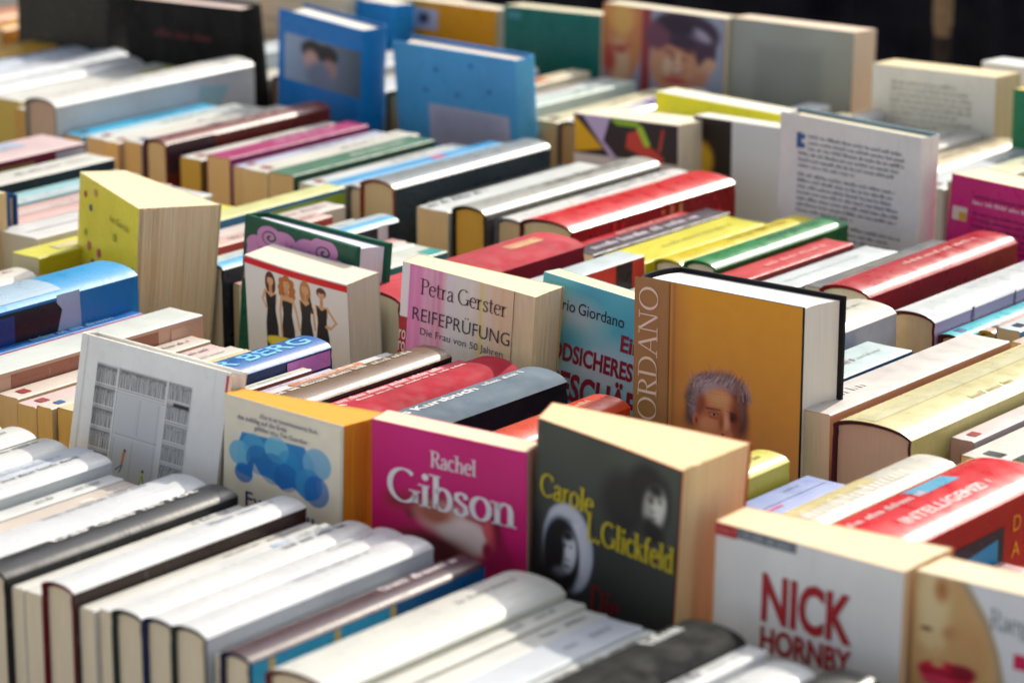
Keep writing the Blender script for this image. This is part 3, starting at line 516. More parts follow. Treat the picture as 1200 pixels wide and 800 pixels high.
ROWS['the fourth row'] = [
 (-239.6, 4.4, 226, 22, 0, 'p', 'C89A28', 'A87818', None, None, 'mustard yellow paperback under the black back cover', []),
 (-234.6, 4.6, 224.6, 22, .2, 'h', 'BCC6D4', 'A0AAB8', '5A6068', None, 'pale silver hardback beside the mustard yellow paperback', []),
 (-230.2, 4.2, 223.4, 22, .4, 'h', 'CCD2DA', 'B0B6C0', '5A6068', None, 'pale grey blue hardback with rounded spine, second past the mustard one', []),
 (-225.6, 4.2, 221, 22, .5, 'h', 'D8DCDE', 'C0C4C8', '5A6068', None, 'white glossy hardback touching the low white one by the black covers', []),
 (-221.0, 4.2, 222, 22, 0, 'p', 'F2F2EC', 'D8C440', None, 'DCC060', 'white topped paperback with yellow side and page ends', [('b', 17, 21.8, .1, .4, 'D8D070')]),
 (-216.8, 3.9, 221, 22, -.4, 'p', 'F0EEE6', 'C8A070', None, 'D8A858', 'white paperback with ochre page ends next to the tall grey white book', []),
 (-209.0, 4.2, 219.4, 26, 2.6, 'h', 'F0F0EA', 'CDD1D4', '8C8C88', 'C8AC94', 'tall white jacketed art book with a faint teal figure on its side', [('s', [(1.5, 18.5), (8, 17.5), (9.5, 20), (7, 21.5), (4, 21), (2, 22.5)], '9CC4CE')]),
 (-206.4, 2.4, 211.5, 17.5, -.4, 'p', '2F9CC4', '2A88AC', None, 'CDA468', 'thin teal blue topped paperback along the tall white art book', []),
 (-203.4, 2.5, 213, 19, -.3, 'p', 'DDE6E2', 'C8BCA8', None, 'D8B078', 'pale green white paperback end beside the teal topped one', []),
 (-201.2, 2.0, 213, 19.6, -.2, 'p', 'ECE6D8', 'C8A078', None, 'D8AC6C', 'narrow cream paperback with ochre page end near the tall art book', []),
 (-198.8, 2.3, 214, 20, 0, 'p', 'F4F2EA', '8E8E98', None, 'D4AC70', 'white topped paperback with a grey side beside the dark maroon one', []),
 (-194.3, 3.0, 214, 21.3, 1, 'h', '6E3430', '6C2018', '4A1418', 'D6B484', 'dark maroon hardback with a dark red side between white and ochre books', [('w', 9, 18, .5, .6, 'D8C8B8'), ('s', [(.3, .1), (3, .1), (3, 6), (.3, 6)], '3A1C28')]),
 (-190.5, 2.6, 212, 19, -.2, 'p', 'EAE8E0', '6A5420', None, 'C49A3C', 'paperback with deep ochre page ends beside the magenta spine', []),
 (-186.4, 2.8, 210.4, 18, .6, 'p', '98085C', '7C1050', None, 'D4AE76', 'magenta paperback in front of the blue photo cover', [('w', 7, 15, .5, .5, 'E8B0D0')]),
 (-184.5, 1.8, 211, 18.4, 0, 'p', 'C2C4DC', 'A4A6BE', None, 'D4AE76', 'lilac grey paperback beside the magenta one', []),
 (-181.4, 2.9, 211.8, 20, .2, 'p', 'F2F0E2', 'D8D6C4', None, 'D8B47C', 'wavy white paperback past the lilac grey one', []),
 (-178.2, 3.0, 210, 18.4, .4, 'p', '3A6A50', '12402A', None, 'D8B47C', 'dark green paperback beside the wavy white one', [('w', 9, 16, .5, .6, 'D8E0D0')]),
 (-175.9, 2.2, 212, 20, -.2, 'p', 'E4E8E8', 'B8BCBC', None, None, 'flat silver white paperback below the light blue cover', []),
 (-173.8, 2.0, 214.2, 21.6, 0, 'p', '4EA6DC', 'C89820', None, 'D8A42C', 'bright blue topped paperback with golden yellow page end', [('b', 13, 14.5, .3, .8, 'D0647C')]),
 (-171.7, 1.9, 213, 20, .1, 'h', 'E6EEF4', '8C9CA8', '5C6468', 'C9B8A0', 'narrow white hardback with rounded page end beside the long slate one', []),
 (-166.6, 3.9, 211.8, 20.6, 1.5, 'h', '7C8488', '2E3A40', '8C3020', 'D0B890', 'long slate grey hardback with rust red boards below the light blue cover', [('w', 8, 17, .5, .6, 'B8C0C4')]),
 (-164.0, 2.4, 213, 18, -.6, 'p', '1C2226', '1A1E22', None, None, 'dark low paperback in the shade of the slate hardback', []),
 (-160.4, 3.4, 212, 21.4, .1, 'p', 'DDE2E0', 'B8B8B0', None, 'D0B488', 'grey white paperback with a dark printed strip and cream page ends', [('w', .4, 8, .75, .7, '3A4860')]),
 (-156.5, 3.6, 214.2, 23.6, .9, 'h', '9A9A94', '4A4A46', '1E1A16', 'D2A23E', 'hardback with deep golden page end and black boards in the middle of its row', [('w', 10, 21, .5, .6, '4A4A48')]),
 (-153.2, 3.1, 214.4, 23, .3, 'h', 'F2F2EE', 'B8BCC8', '70747A', 'D6BE96', 'white hardback between the golden page block and the big red book', [('w', 10, 21, .5, .6, '8A8EA4')]),
 (-147.4, 5.4, 212.2, 22, 1.1, 'h', 'C40814', '900610', '5A0A12', 'D8C8A0', 'big red jacketed hardback with gold bars behind the crimson one', [('s', [(1, 11.6), (3.6, 11.6), (3.6, 12.1), (1, 12.1)], 'C88A50'), ('s', [(.8, 12.8), (4, 12.8), (4, 13.3), (.8, 13.3)], 'C88A50'), ('s', [(.8, 14), (4, 14), (4, 14.5), (.8, 14.5)], 'C88A50'), ('sw', 0)]),
 (-145.9, 1.3, 204, 17, -.3, 'p', 'B01828', '8C1020', None, None, 'thin dark red paperback beside the big red hardback', []),
 (-143.2, 2.6, 205.5, 18, -.1, 'p', '2C2030', '241828', None, None, 'black violet paperback with white lettering beside the red hardback', [('w', 1.5, 15, .5, .9, 'CFC4D0')]),
 (-138.9, 4.2, 204.8, 16.5, -.2, 'p', 'E2DA2C', 'B8AE18', None, None, 'wide lemon yellow paperback beside the glossy yellow rounded spine', [('w', 5, 14, .5, .6, '8A8420')]),
 (-135.4, 3.0, 206.4, 18, .4, 'h', 'DCC800', 'B0A000', 'A89C10', None, 'glossy yellow rounded spine beside the green one', [('w', 8, 16, .5, .5, '8A8010')]),
 (-132.3, 3.1, 206.2, 18, .8, 'h', '04783A', '046030', '0C6C3A', None, 'glossy green rounded spine between yellow and red books', [('w', 9, 16, .5, .5, '0A5430')]),
 (-129.3, 2.8, 202.4, 16, .1, 'p', 'B40818', '7E0E1A', None, None, 'thin glossy red paperback beside the green spine', [('w', 6, 14, .5, .6, 'E89090')]),
 (-125.9, 3.2, 203.4, 16, -.2, 'p', 'D8E0E4', 'A8B0B4', None, None, 'pale grey open topped paperback below the page of printed text', [('w', 3, 13, .55, .25, '9CB4B0')]),
 (-124.0, 1.8, 208.2, 18, -.1, 'p', '5C6064', '3C4044', None, None, 'dark grey paperback beside the long glossy red hardback', [('w', 4, 12, .5, .3, '9A8A60')]),
 (-118.6, 4.4, 209, 21, 1.1, 'h', 'A80418', '8C0A14', '8C0A14', None, 'long glossy red hardback reaching under the magenta back cover', [('w', 8, 18, .5, .6, 'E8A8A0')]),
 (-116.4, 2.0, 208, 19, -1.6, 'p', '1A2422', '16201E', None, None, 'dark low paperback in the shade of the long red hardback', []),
 (-112.0, 4.0, 208.4, 22.2, .7, 'h', 'E6EEF0', 'B894B8', '5A1A1C', 'D2BC9C', 'white and mauve jacketed hardback with a dark ribbon across its page end', [('s', [(.4, 5), (2.6, 5), (2.6, 5.35), (.4, 5.35)], '7A4A7C'), ('s', [(.4, 11), (3.6, 11), (3.6, 11.2), (.4, 11.2)], '6A4A6C')]),
 (-110.0, 1.9, 208, 21.6, -.5, 'h', '4FB4C0', '3A98A4', '5A2420', 'C8A890', 'turquoise hardback with brown boards beside the mauve jacket', []),
 (-108.6, 1.3, 207, 18.4, -.4, 'h', 'F0C8BC', 'D8B8A0', 'C89C18', 'C8B898', 'narrow pink hardback with golden yellow boards', []),
 (-106.5, 2.0, 208, 19.4, 0, 'p', 'D8E6EC', '1F78AC', None, 'D0B48C', 'pale blue topped paperback with a bright blue side', []),
 (-102.8, 3.6, 207, 20, -.3, 'p', 'F4E0CC', 'C8A078', None, 'D8B478', 'cream paperback with yellowed page end cut by the picture edge', []),
 (-99.4, 3.2, 207, 20, -.3, 'p', 'E4E0D4', 'C8A078', None, None, 'off-white paperback outside the cream one cut by the picture edge', []),
]
r5 = random.Random(11); X5 = -262.; k5 = 0
R5L = ['white', 'pale grey', 'cream', 'ice blue', 'ivory', 'chalk white', 'pearl grey', 'oat', 'bone white', 'silver white', 'milky', 'light lilac', 'sand', 'snow white', 'pale mint', 'ecru', 'vanilla', 'ash grey', 'pale rose', 'pale peach', 'light blue', 'bright white', 'dove grey', 'pale straw', 'soft white', 'shell pink', 'cool white', 'warm white', 'faded buff', 'frost grey', 'pale olive', 'blush', 'linen coloured', 'misty blue']
R5C = ['F2F2EE', 'D4D6D8', 'EFE6CC', 'DCE8EE', 'F0EBDC', 'EEF0EE', 'D6DADC', 'E2D6BC', 'EDE8DA', 'E2E6E8', 'F0F0F0', 'CFC8E0', 'DCCFAE', 'F4F4F4', 'D4E6DC', 'E8DEC8', 'F2E8C0', 'C4C6C8', 'F0D4D4', 'F2D8C0', 'BCD4E8', 'F5F5F2', 'CACED4', 'ECE4BC', 'EEEEEA', 'F0DCD8', 'E4EAEE', 'F2EEE4', 'E4D4B0', 'D8E0E2', 'D4D6B4', 'F0D8D0', 'E8DCC8', 'C4D2DE']
ROWS['the back row'] = []
R5L += ['dusty orange', 'peachy orange', 'coral pink', 'tan', 'amber', 'rust', 'caramel', 'salmon', 'ochre', 'terracotta', 'honey', 'copper']; R5C += ['D88A48', 'E8B080', 'E89088', 'C8A070', 'D8A040', 'A85030', 'B88048', 'E8A090', 'C89030', 'B86040', 'D8A850', 'A86838']
for L_ in (R5L, R5C): L_[:0] = [L_[34], L_[36], L_[35], L_[38], L_[37], L_[41], L_[40], L_[42], L_[39], L_[44]]; del L_[44:]
while X5 < -128:
    T5 = r5.uniform(2.2, 4.4); X5 += T5; c = R5C[k5]; near_ = ['the black covers', 'the blue photo cover', 'the light blue cover', 'the abstract cover', 'the white back cover', 'the magenta cover'][max(0, min(5, int((X5 + 226) / 17)))]
    ROWS['the back row'].append((X5, T5, 243 + r5.uniform(-1, .8), r5.uniform(18, 20), r5.uniform(-1, 1.2), r5.choice('pph'), c, c, '6A5A50', r5.choice(['D8B478', 'EADFC2', 'D0A870']), R5L[k5] + ' book in the blurred back row behind ' + near_, [('b', 8, 13, .2, .8, 'D8763C')] if k5 == 22 else ([('b', 11, 18, .1, .9, '6A4C9C')] if k5 == 27 else []))); k5 += 1
for row, items in ROWS.items():
    for it in items:
        ops = []
        for op in it[11]:
            if op[0] == 's2': ops += [('s', [(.36, q), (1.89, q), (1.89, q + .45), (.36, q + .45)], 'C8B060') for q in ()]; continue
            if op[0] in ('s3', 'sw'): continue
            ops.append(op)
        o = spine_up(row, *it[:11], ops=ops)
        L = it[3]
        if any(q[0] == 's2' for q in it[11]):
            for q in (1.2, 6.2, 10.6): side_panel(o, [(.36, q), (2.61, q), (2.61, q + .5), (.36, q + .5)], 'B8A468', eps=.05)
        if any(q[0] == 's3' for q in it[11]):
            for z0, z1 in ((9.2, 11.6), (12.4, 15.8)): side_panel(o, [(2.9, z0), (8.6, z0), (8.6, z1), (2.6, z1)], '2AA0D8', eps=.05)
            side_panel(o, [(5.6, 13.6), (8, 13.4), (8, 13.9), (5.6, 14.2)], '1A3A78', eps=.07); side_panel(o, [(5.2, 14.6), (8.2, 14.9), (8.2, 15.2), (5.2, 14.9)], '1A3A78', eps=.07)
        if any(q[0] == 'sw' for q in it[11]):
            V, Fc = [], []; rn = random.Random(4)
            for q in range(46):
                x = rn.uniform(.8, 5); z = rn.uniform(2, 20); w = rn.uniform(.2, .7); b = len(V); V += [(x, -.04, z), (x + w, -.04, z + .1), (x + w * .8, -.04, z + w), (x - .1, -.04, z + w * .8)]; Fc.append((b, b + 1, b + 2, b + 3))
            decal(o, 'cover_print', V, Fc, mat('D81420', 'gloss'))
# ------------------------------------------------------------ books displayed face out, leaning against the rows
def face_out(label, tl, tr, yl, yr, T, lean=4, hard=False, spine='F2F2EE', front='F2F2EE', back=None, board=None, pages='EFDDBA', opn=0., opb=0., H=None, front_w=1., rough=26, W=None, mirror=False, name=None, kind='gloss', bow=0., shear=0., group='books displayed cover forwards between the rows'):
    A = on_y(tl[0], tl[1], yl); B = on_y(tr[0], tr[1], yr) + Vector((0, opn if not mirror else 0, 0)); ex = (B - A); w = ex.length if W is None else W; ex.normalize()
    ya = math.atan2(ex.y, ex.x); le = math.radians(lean)
    up = Vector((-math.sin(le) * math.sin(ya), math.sin(le) * math.cos(ya), math.cos(le))); up = (up - up.dot(ex) * ex).normalized(); ey = up.cross(ex)
    H = H or (A.z - .2) / up.z if True else H
    O = A - up * H
    M = Matrix(((ex.x, ey.x, up.x, O.x / 100), (ex.y, ey.y, up.y, O.y / 100), (ex.z, ey.z, up.z, O.z / 100 + ZT), (0, 0, 0, 1)))
    root = root_empty(name or ('hardcover_book' if hard else 'paperback_book'), label, 'book', M, group)
    sw = w; bo = lambda h: h if isinstance(h, tuple) else tuple(min(v * 1.45, .45 + v * .45) if v > .02 else v for v in lin(h)); front, spine = bo(front), bo(spine)
    def bend(x, y, z):
        q = max(0, min(1.2, x / w)); f = y / T
        y2 = y - (1 - f) * opn * q * q * (.55 + .45 * z / H) + f * opb * q * (.8 + .2 * z / H) - bow * math.sin(math.pi * q) * (1 if f < 1 else .6)
        x -= shear * f if not mirror else -shear * f
        return ((sw - x) if mirror else x, y2, z)
    make_book(root, w, H, T, hard, spine, front, back, board, pages, kind, bend, front_w, rough, rnd=random.Random(label))
    flat = (lambda x, y, z: bend(w - x, y, z)) if mirror else bend      # decals are laid out from the left edge as seen
    return root, w, H, flat
def put_text(root, H, flat, shape, x, down, col, eps=.05, rot=0, name='cover_text', kind='print', shear=0):
    V, Fc, w = shape; a = math.radians(rot)
    V3 = [(x + px * math.cos(a) - py * math.sin(a), -eps, H - down + px * math.sin(a) + py * math.cos(a)) for px, py in V]
    # fine enough for bent covers because letters are small
    return decal(root, name, V3, Fc, mat(col, kind), bend=flat)
def put_rect(root, H, flat, x0, d0, x1, d1, col, eps=.03, name='cover_panel', n=6):
    V, Fc = [], []
    for i in range(n + 1):
        x = x0 + (x1 - x0) * i / n; V += [(x, -eps, H - d0), (x, -eps, H - d1)]
    for i in range(n): Fc.append((2 * i, 2 * i + 1, 2 * i + 3, 2 * i + 2))
    return decal(root, name, V, Fc, mat(col, 'gloss'), bend=flat)

# --- line drawing of a library
r, W, H, fl = face_out('white hardback with an ink drawing of tall bookshelves on its cover', (94, 389), (270, 437), 132.4, 132.4, 1.5, 11, True, 'F1F1EA', 'EDEEEA', board='E9E7DE', pages='F4F2EC', rough=0)
a = Art(8.25, 8.2, .045, 'D9DCDC'); a.mottle(.05, 8); a.frame(.9, .73)
rs = random.Random(2)
def shelf(x0, y0, x1, y1, dark):
    a.rect(x0, y0, x1, y1, 'B4B7B7', .05); x = x0 + .05
    a.rect(x0, y0, x1, y0 + .28, '3A3C3E', .3, dark)
    while x < x1 - .05:
        h = rs.uniform(.0, .32) * (y1 - y0); lean_ = rs.uniform(-.08, .08); c = rs.choice(['1C1F22', '34373A', '4A4D50', '26282C'])
        a.seg(x, y0 + .12 + h * .6, x + lean_, y1 - .05, .035, c, .06)
        if rs.random() < .5: a.seg(x, y0 + .18 + h * .6, x + .1, y0 + .18 + h * .6, .03, c, .05)
        x += rs.uniform(.06, .14)
    a.seg(x0, y1, x1, y1, .12, 'E6E8E8', .05); a.seg(x0, y1 + .09, x1, y1 + .09, .05, '2C2E30', .07)
for k in range(6): shelf(0, .15 + 1.85 * k, 2.0, 1.75 + 1.85 * k, .8); 
for k in range(6): shelf(7.0, .05 + 1.75 * k, 9.15, 1.55 + 1.75 * k, .5)
shelf(2.25, .1, 6.75, 1.75, .75)
a.rect(7.6, 1.7, 9.1, 2.05, '191A1C', .1)
a.rect(0, 0, .7, 11.2, '3A3C3E', .7, .45)
for x in (2.1, 6.9): a.seg(x, 0, x, 11, .14, 'E8EAEA', .04); a.seg(x + .1, 0, x + .1, 11, .035, '5C6064', .05)
a.seg(2.1, 1.95, 6.9, 1.95, .12, 'E8EAEA', .04); a.seg(2.1, 2.07, 6.9, 2.07, .05, '44474A', .06)
a.rect(2.35, 2.2, 6.5, 11, 'C6CCCF', .06); a.seg(4.5, 2.3, 4.5, 5.4, .03, '6E7478', .05)
a.seg(4.3, 2.3, 4.3, 5.4, .02, '9CA2A6', .05); a.seg(2.35, 5.6, 6.5, 5.6, .04, '565B60', .06); a.seg(2.35, 5.8, 6.5, 5.8, .06, 'E2E6E8', .05)
for p in ((2.4, 5.9, 2.4, 11), (6.3, 2.3, 6.3, 11), (4.2, 6, 4.2, 9.2), (4.2, 9.2, 5.6, 9.6)): a.seg(*p, .03, '6E7478', .05)
a.seg(2.4, 8.8, 3.2, 10.6, .02, '9CA2A6', .05).seg(3.2, 10.6, 6.2, 10.9, .02, '9CA2A6', .05)
a.ell(3.6, 6.9, .13, .18, '2A2422').seg(3.55, 7.1, 3.45, 8.1, .3, 'C4825C', .05, .22).seg(3.4, 8.2, 2.9, 8.7, .12, '4A5C8C').seg(3.5, 8.2, 3.3, 8.8, .12, '4A5C8C')
a.ell(5.5, 8.2, .12, .16, '2A2422').seg(5.5, 8.4, 5.3, 9.3, .22, 'D0C84C', .05).seg(5.3, 9.3, 4.8, 9.9, .1, '4A6C8C').seg(5.5, 8.6, 5.7, 9.2, .09, '3A6C5C')
a.ink = 1.15; a.place(r, 1.85, H - 1.5)
put_rect(r, H, fl, W - .22, .2, W - .04, 1.2, 'C81C3C')
put_rect(r, H, fl, .75, .02, .8, H - .1, 'C4C6C4', n=1)

# --- balloon cover with orange pages
r, W, H, fl = face_out('cream paperback with blue overlapping balloons and fanned orange pages', (262, 460), (403, 500), 131.8, 130.6, 1.7, 4, False, 'E6D8AC', 'E4D9B4', 'E8B850', pages='EC9C1C', opn=.5, opb=2.2, shear=.3, bow=.15, rough=34)
def ball(cx, cy, rr_, col, al=.8): a.ell(cx, cy, rr_, rr_ * 1.1, col, .05, 0, al)
a = Art(W - .3, 9, .05, 'E4D9B4'); a.rect(.8, 1.95, 8.6, 4.4, 'DCD8C4', .03)
a.poly([(1.65, 1.9), (7.3, 1.75), (8.2, 2.6), (8.6, 4.6), (7.6, 5.0), (6.4, 4.4), (5.4, 4.75), (4.4, 4.3), (3.4, 4.2), (2.8, 3.6), (2.6, 4.6), (1.2, 4.4), (1.2, 2.8)], '1E6CA8', .05)
def ball(cx, cy, rx_, ry_, col, al=.8): a.ell(cx - .15, cy - .15, rx_, ry_, col, .05, 0, al)
for q in ((1.6, 3.4, 1.0, .78, '5C9AC8', .95), (2.0, 4.55, .85, .6, '0D5B9A', .9), (2.9, 2.7, 1.0, .75, '3A8CC0', .7), (3.4, 3.5, 1.2, .9, '0B558E', .7), (5.0, 2.55, 1.1, .8, '5AA0CC', .85), (4.7, 3.8, 1.35, .95, '155F98', .7), (6.1, 3.2, 1.0, .8, '1C7CBC', .65), (5.9, 4.1, 1.1, .85, '0F5290', .7), (8.6, 2.75, 1.25, .95, '5A90C4', .92), (7.9, 4.1, 1.2, .95, '2E78B4', .8), (8.6, 4.4, 1.1, .95, '19599C', .85)): ball(*q)
a.mottle(.06, 14); a.place(r, .15, H - .15, fl)
for s_, x, x2, d in (('«Das ist ein bemerkenswertes Buch,', 3.45, 8.75, .9), ('das zufällig auf die Erde', 1.4, 5.95, 1.3), ('gefallen ist.» The Guardian', 3.0, 7.8, 1.7)): put_text(r, H, fl, fit(sans_text(s_, .3, 1), x2 - x), x, d, '4A4480', eps=.07)
put_text(r, H, fl, fit(sans_text('Fynn', .95), 3.2), 2.25, 6.5, '2C2468', eps=.07); put_text(r, H, fl, fit(sans_text('Hallo', .9), 3.9), 5.7, 6.9, '15407A', eps=.07)

# --- magenta cover
r, W, H, fl = face_out('magenta paperback with a white serif author name over a blurred face', (435, 490), (618, 530), 131.5, 131, 2.3, 3, False, 'B01468', 'B4126C', pages='EFDDBA', shear=.85, opn=0, rough=20)
a = Art(W - .1, 14.5, .07, 'B8106E'); a.grad('BA0C62', 'A0103C'); a.mottle(.10, 3); a.frame(1.0, .62, .7, 0)
a.seg(1, 7.2, 5, 6.6, 1.6, '7A2030', 1.6).seg(2.4, 8.2, 4.4, 6.4, .8, '541C20', 1.1).ell(5.4, 8.2, 2.5, 1.7, 'C98A84', 1.2, 15).ell(6.6, 9.2, 2.0, 1.6, 'E8C4B8', 1.0, 10).ell(4.2, 7.6, 1.4, .9, '8C5040', 1.0)
a.ell(8.5, 8.2, .55, 1.2, 'C84A50', .4, -10).ell(8.3, 9.9, .4, .8, '7E1C2C', .4).seg(8.9, 6.8, 9.4, 10.5, .8, '5E1028', .9).ell(9.3, 11, 1.2, 2, '8A1040', 1.2)
a.seg(6.8, 7.3, 8, 7.4, .25, '6E3A34', .5).ell(4, 11, 3.5, 1.5, '4A1A20', 1.5)
a.place(r, .05, H - .05, fl)
put_text(r, H, fl, fit(serif_text('Rachel', .95, .15, .06), 3.55), 4.65, 2.05, 'F0E8EC', eps=.06)
put_text(r, H, fl, fit(serif_text('Gibson', 2.0, .165, .055), 9.95), 1.3, 4.5, 'F6F2F4', eps=.07)

# --- dark cover with two shadowy faces
r, W, H, fl = face_out('black paperback with yellow antique lettering over two shadowy faces', (630, 489), (800, 552), 131.5, 129, 2.8, 3, False, '8A2A1E', '2C2F2C', 'B8481C', pages='EAD0A0', opb=4.2, shear=2.1, rough=40, bow=-.15)
a = Art(W - .1, 16, .06, '2A2D2A'); a.grad('353A33', '16171A'); a.mottle(.12, 5); a.frame(1, .58, .35, -.15)
a.frame()
a.ell(7.3, 2.9, 1.9, 1.7, '141514', 1.3).ell(9.2, 1.7, 1.6, 1.4, '0D0E0D', .8).ell(10.6, 2.2, .6, 1.3, '151614', .6)
a.ell(9.85, 2.6, .9, 1.25, '7E7E76', .5, 8).ell(10.2, 2.4, .48, .85, 'B4B2A8', .45, 12).ell(10.35, 2.0, .2, .35, 'C0BEB2', .35).ell(9.4, 2.75, .24, .42, '84847C', .35).ell(9.9, 1.55, .7, .4, '0E0F0E', .5, 10)
a.ell(9.58, 2.22, .26, .12, '151514', .2, 8).ell(10.28, 2.14, .22, .1, '1C1C1A', .18, 8).seg(9.36, 2.02, 9.76, 2.0, .07, '0C0C0C', .12).seg(10.1, 1.95, 10.45, 1.95, .06, '141412', .12)
a.seg(9.92, 2.2, 9.86, 2.72, .1, 'B4B2A6', .18).ell(9.76, 2.78, .14, .07, '1E1E1C', .12).seg(9.62, 3.12, 10.05, 3.08, .09, '241F1E', .14).seg(9.7, 3.22, 9.98, 3.2, .06, '8A8680', .12).ell(9.4, 3.5, .5, .35, '1A1B1A', .5).ell(9.9, 3.9, .9, .6, '101110', .5)
a.ell(2.95, 6.7, 2.05, 2.5, '98A0B2', .35, -8).ell(3.9, 6.3, .5, 1.6, 'B8BECE', .4, -14).ell(2.3, 4.8, .9, .4, 'A8AEBE', .4, -20).seg(1.9, 5.2, 3.6, 5.0, .08, '6E7688', .25, alpha=.6).seg(3.9, 5.4, 4.5, 7.6, .08, '727A8C', .25, alpha=.6)
a.ell(2.45, 7.2, 1.55, 2.2, '0D0D10', .45, -4).ell(2.95, 6.95, .72, 1.15, '9A9EA6', .3, 4).ell(3.2, 6.75, .34, .75, 'CACED4', .35).ell(2.3, 7.1, .4, 1.3, '0B0B0D', .4).ell(2.9, 6.0, .5, .3, '101013', .35)
a.ell(2.72, 6.62, .15, .07, '101014', .12).ell(3.17, 6.6, .14, .06, '14141 8'.replace(' ', ''), .12).seg(2.6, 6.5, 2.86, 6.48, .05, '0C0C10', .1).seg(3.04, 6.47, 3.3, 6.48, .05, '0C0C10', .1).seg(2.98, 6.65, 2.95, 7.05, .07, 'C8CACE', .12).seg(2.76, 7.38, 3.14, 7.36, .08, '2C2228', .12).ell(2.9, 7.75, .3, .12, '4A4C52', .25)
a.ell(2.3, 8.25, .6, .3, '5E6168', .35, -20).ell(1.2, 9.3, 2.4, 1.1, '0C0C0E', .9).ell(.25, 7.5, .5, 2.6, '151517', .7)
a.place(r, .05, H - .05, fl)
put_text(r, H, fl, fit(serif_text('Carole', 1.3, .16, .065), 4.5), .5, 4.25, 'C8B418', eps=.07, rot=-1)
put_text(r, H, fl, fit(serif_text('L.Glickfeld', 1.4, .16, .065), 7.4), 4.5, 5.8, 'C8B418', eps=.07, rot=1)
put_text(r, H, fl, serif_text('Die', 1.5, .13, .05, .9), 5.0, 9.7, '8C1420', eps=.07)

# --- white cover with red capitals
r, W, H, fl = face_out('white paperback lettered in tall red capitals below a red and grey strip', (838, 610), (1060, 670), 130.3, 129.6, 3.2, 2, False, 'C86A3C', 'D2D4D0', 'D89058', pages='EFDAB2', opn=0, opb=1.9, shear=.5, rough=20, kind='satin')
put_rect(r, H, fl, .05, .02, 1.5, .68, 'B8242C'); put_rect(r, H, fl, 1.52, .02, 5.4, .6, '6E7880')
rn = random.Random(9); put_text(r, H, fl, word_marks(1.1, .3, rn), .2, .45, 'D87C74', eps=.06); put_text(r, H, fl, word_marks(3.4, .3, rn), 1.8, .42, 'A8B0B4', eps=.06)
put_text(r, H, fl, fit(sans_text('NICK', 2.6, 1, .042), 5.85), 3.3, 4.6, 'A31C24', eps=.06)
put_text(r, H, fl, fit(sans_text('HORNBY', 1.35, 1, .04), 5.9), 3.3, 6.3, 'A31C24', eps=.06)

# --- lips cover
r, W, H, fl = face_out('paperback showing half a face with dark red lips, cut by the picture edge', (1072, 667), (1200, 697), 130.2, 130.2, 3.0, 2, False, 'C98A4C', 'C4CED6', 'D89058', pages='F2E2BC', rough=16, W=12)
a = Art(11.9, 9, .06, 'C6CFD8'); a.frame(.72, .55)
a.poly([(-1, -1), (3.4, -1), (4.6, .6), (6.0, 3), (7.0, 6), (7.6, 9), (7.8, 15), (-1, 15)], 'A98458', .35)
a.poly([(3.0, -1), (4.2, 1.2), (5.6, 3.6), (6.5, 6.5), (7.0, 10), (7.8, 10), (7.0, 6), (5.8, 2.6), (4.4, 0)], '6C7468', .4, .6)
a.ell(1.6, 2.5, 1.2, 4, 'C8A67C', 1.2).ell(1.6, 6.2, 1.0, .8, 'C49C74', .8).ell(1.1, 5.2, .45, .22, '4A2028', .35).ell(3.3, 5.2, .8, .7, '8E6A44', .8).ell(4.5, 7, 1.6, 3, 'A07C52', 1.4).ell(2.2, 1.2, .6, 1.2, '8A6038', .8).seg(1.9, 6.8, 2.0, 7.6, .3, 'B88860', .4)
a.ell(2.8, 9.1, 2.3, 1.15, 'A01430', .3).ell(2.1, 8.3, .5, .3, 'A98458', .35).ell(4.2, 8.6, 1.1, .7, '6C0E22', .5).seg(.8, 9.2, 4.6, 9.2, .16, '4E0A18', .25).ell(2.2, 10.0, 1.4, .55, 'C02C48', .5)
a.mottle(.05, 9); a.place(r, .05, H - .05, fl)
put_text(r, H, fl, serif_text('Raeg', 1.05, .10, .04, .82), 4.45, 2.1, '6E7680', eps=.06)
put_rect(r, H, fl, 5.9, 3.1, 8.5, 3.9, 'C41C54')

# --- blue backed book at the picture edge
r, W, H, fl = face_out('thick book with a blue back cover and bare page side, cut by the picture edge', (-146, 208), (-24, 231), 162.5, 162, 2.4, 2, False, '2A5C98', 'C8B090', '24588F', pages='EBCFA4', rough=30, opb=.4)
r, W, H, fl = face_out('thin blue and red edged book right behind the bare page side', (-126, 206), (9, 230), 165.9, 165.5, 1.0, 2, True, '1C5490', '225C98', '8C2038', board='1C5490', pages='EBCFA4')

# --- yellow cover with fanned pages
r, W, H, fl = face_out('thick yellow paperback with small coloured dots and wide fanned pages', (93, 201), (163, 245), 163.5, 159.5, 3.6, 3, False, 'C9B63A', 'CDB434', 'D8C8A0', pages='EED8B4', opn=0, opb=2.9, shear=-.4, rough=130)
rn = random.Random(21)
for (x, d, c, s_) in ((1.4, 1.4, 'A0522C', .26), (3.3, .85, 'C88A6C', .3), (2.5, 2.2, '5A4A7C', .28), (1.7, 4.3, '8AA028', .26), (7.1, 3.3, 'A8B020', .32), (2.4, 5.2, 'C8645C', .36), (4.3, 5.3, 'B84C6C', .35), (3.2, 6.3, '6C4A7C', .28), (10.6, 5.0, '6C2C1C', .28), (9.4, 7.2, '9A6C28', .3), (6, 6.8, '9CAA28', .3)):
    sh = arc(0, 0, s_, s_, 0, 330, 11); decal(r, 'printed_dot', [(x + p, -.05, H - d + q) for p, q in sh], [tuple(range(len(sh)))], mat(c, 'print'), bend=fl)
put_text(r, H, fl, fit(sans_text('Iva Garcia', .55), 3.5), 6.2, 2.25, '7C7A28', eps=.06)

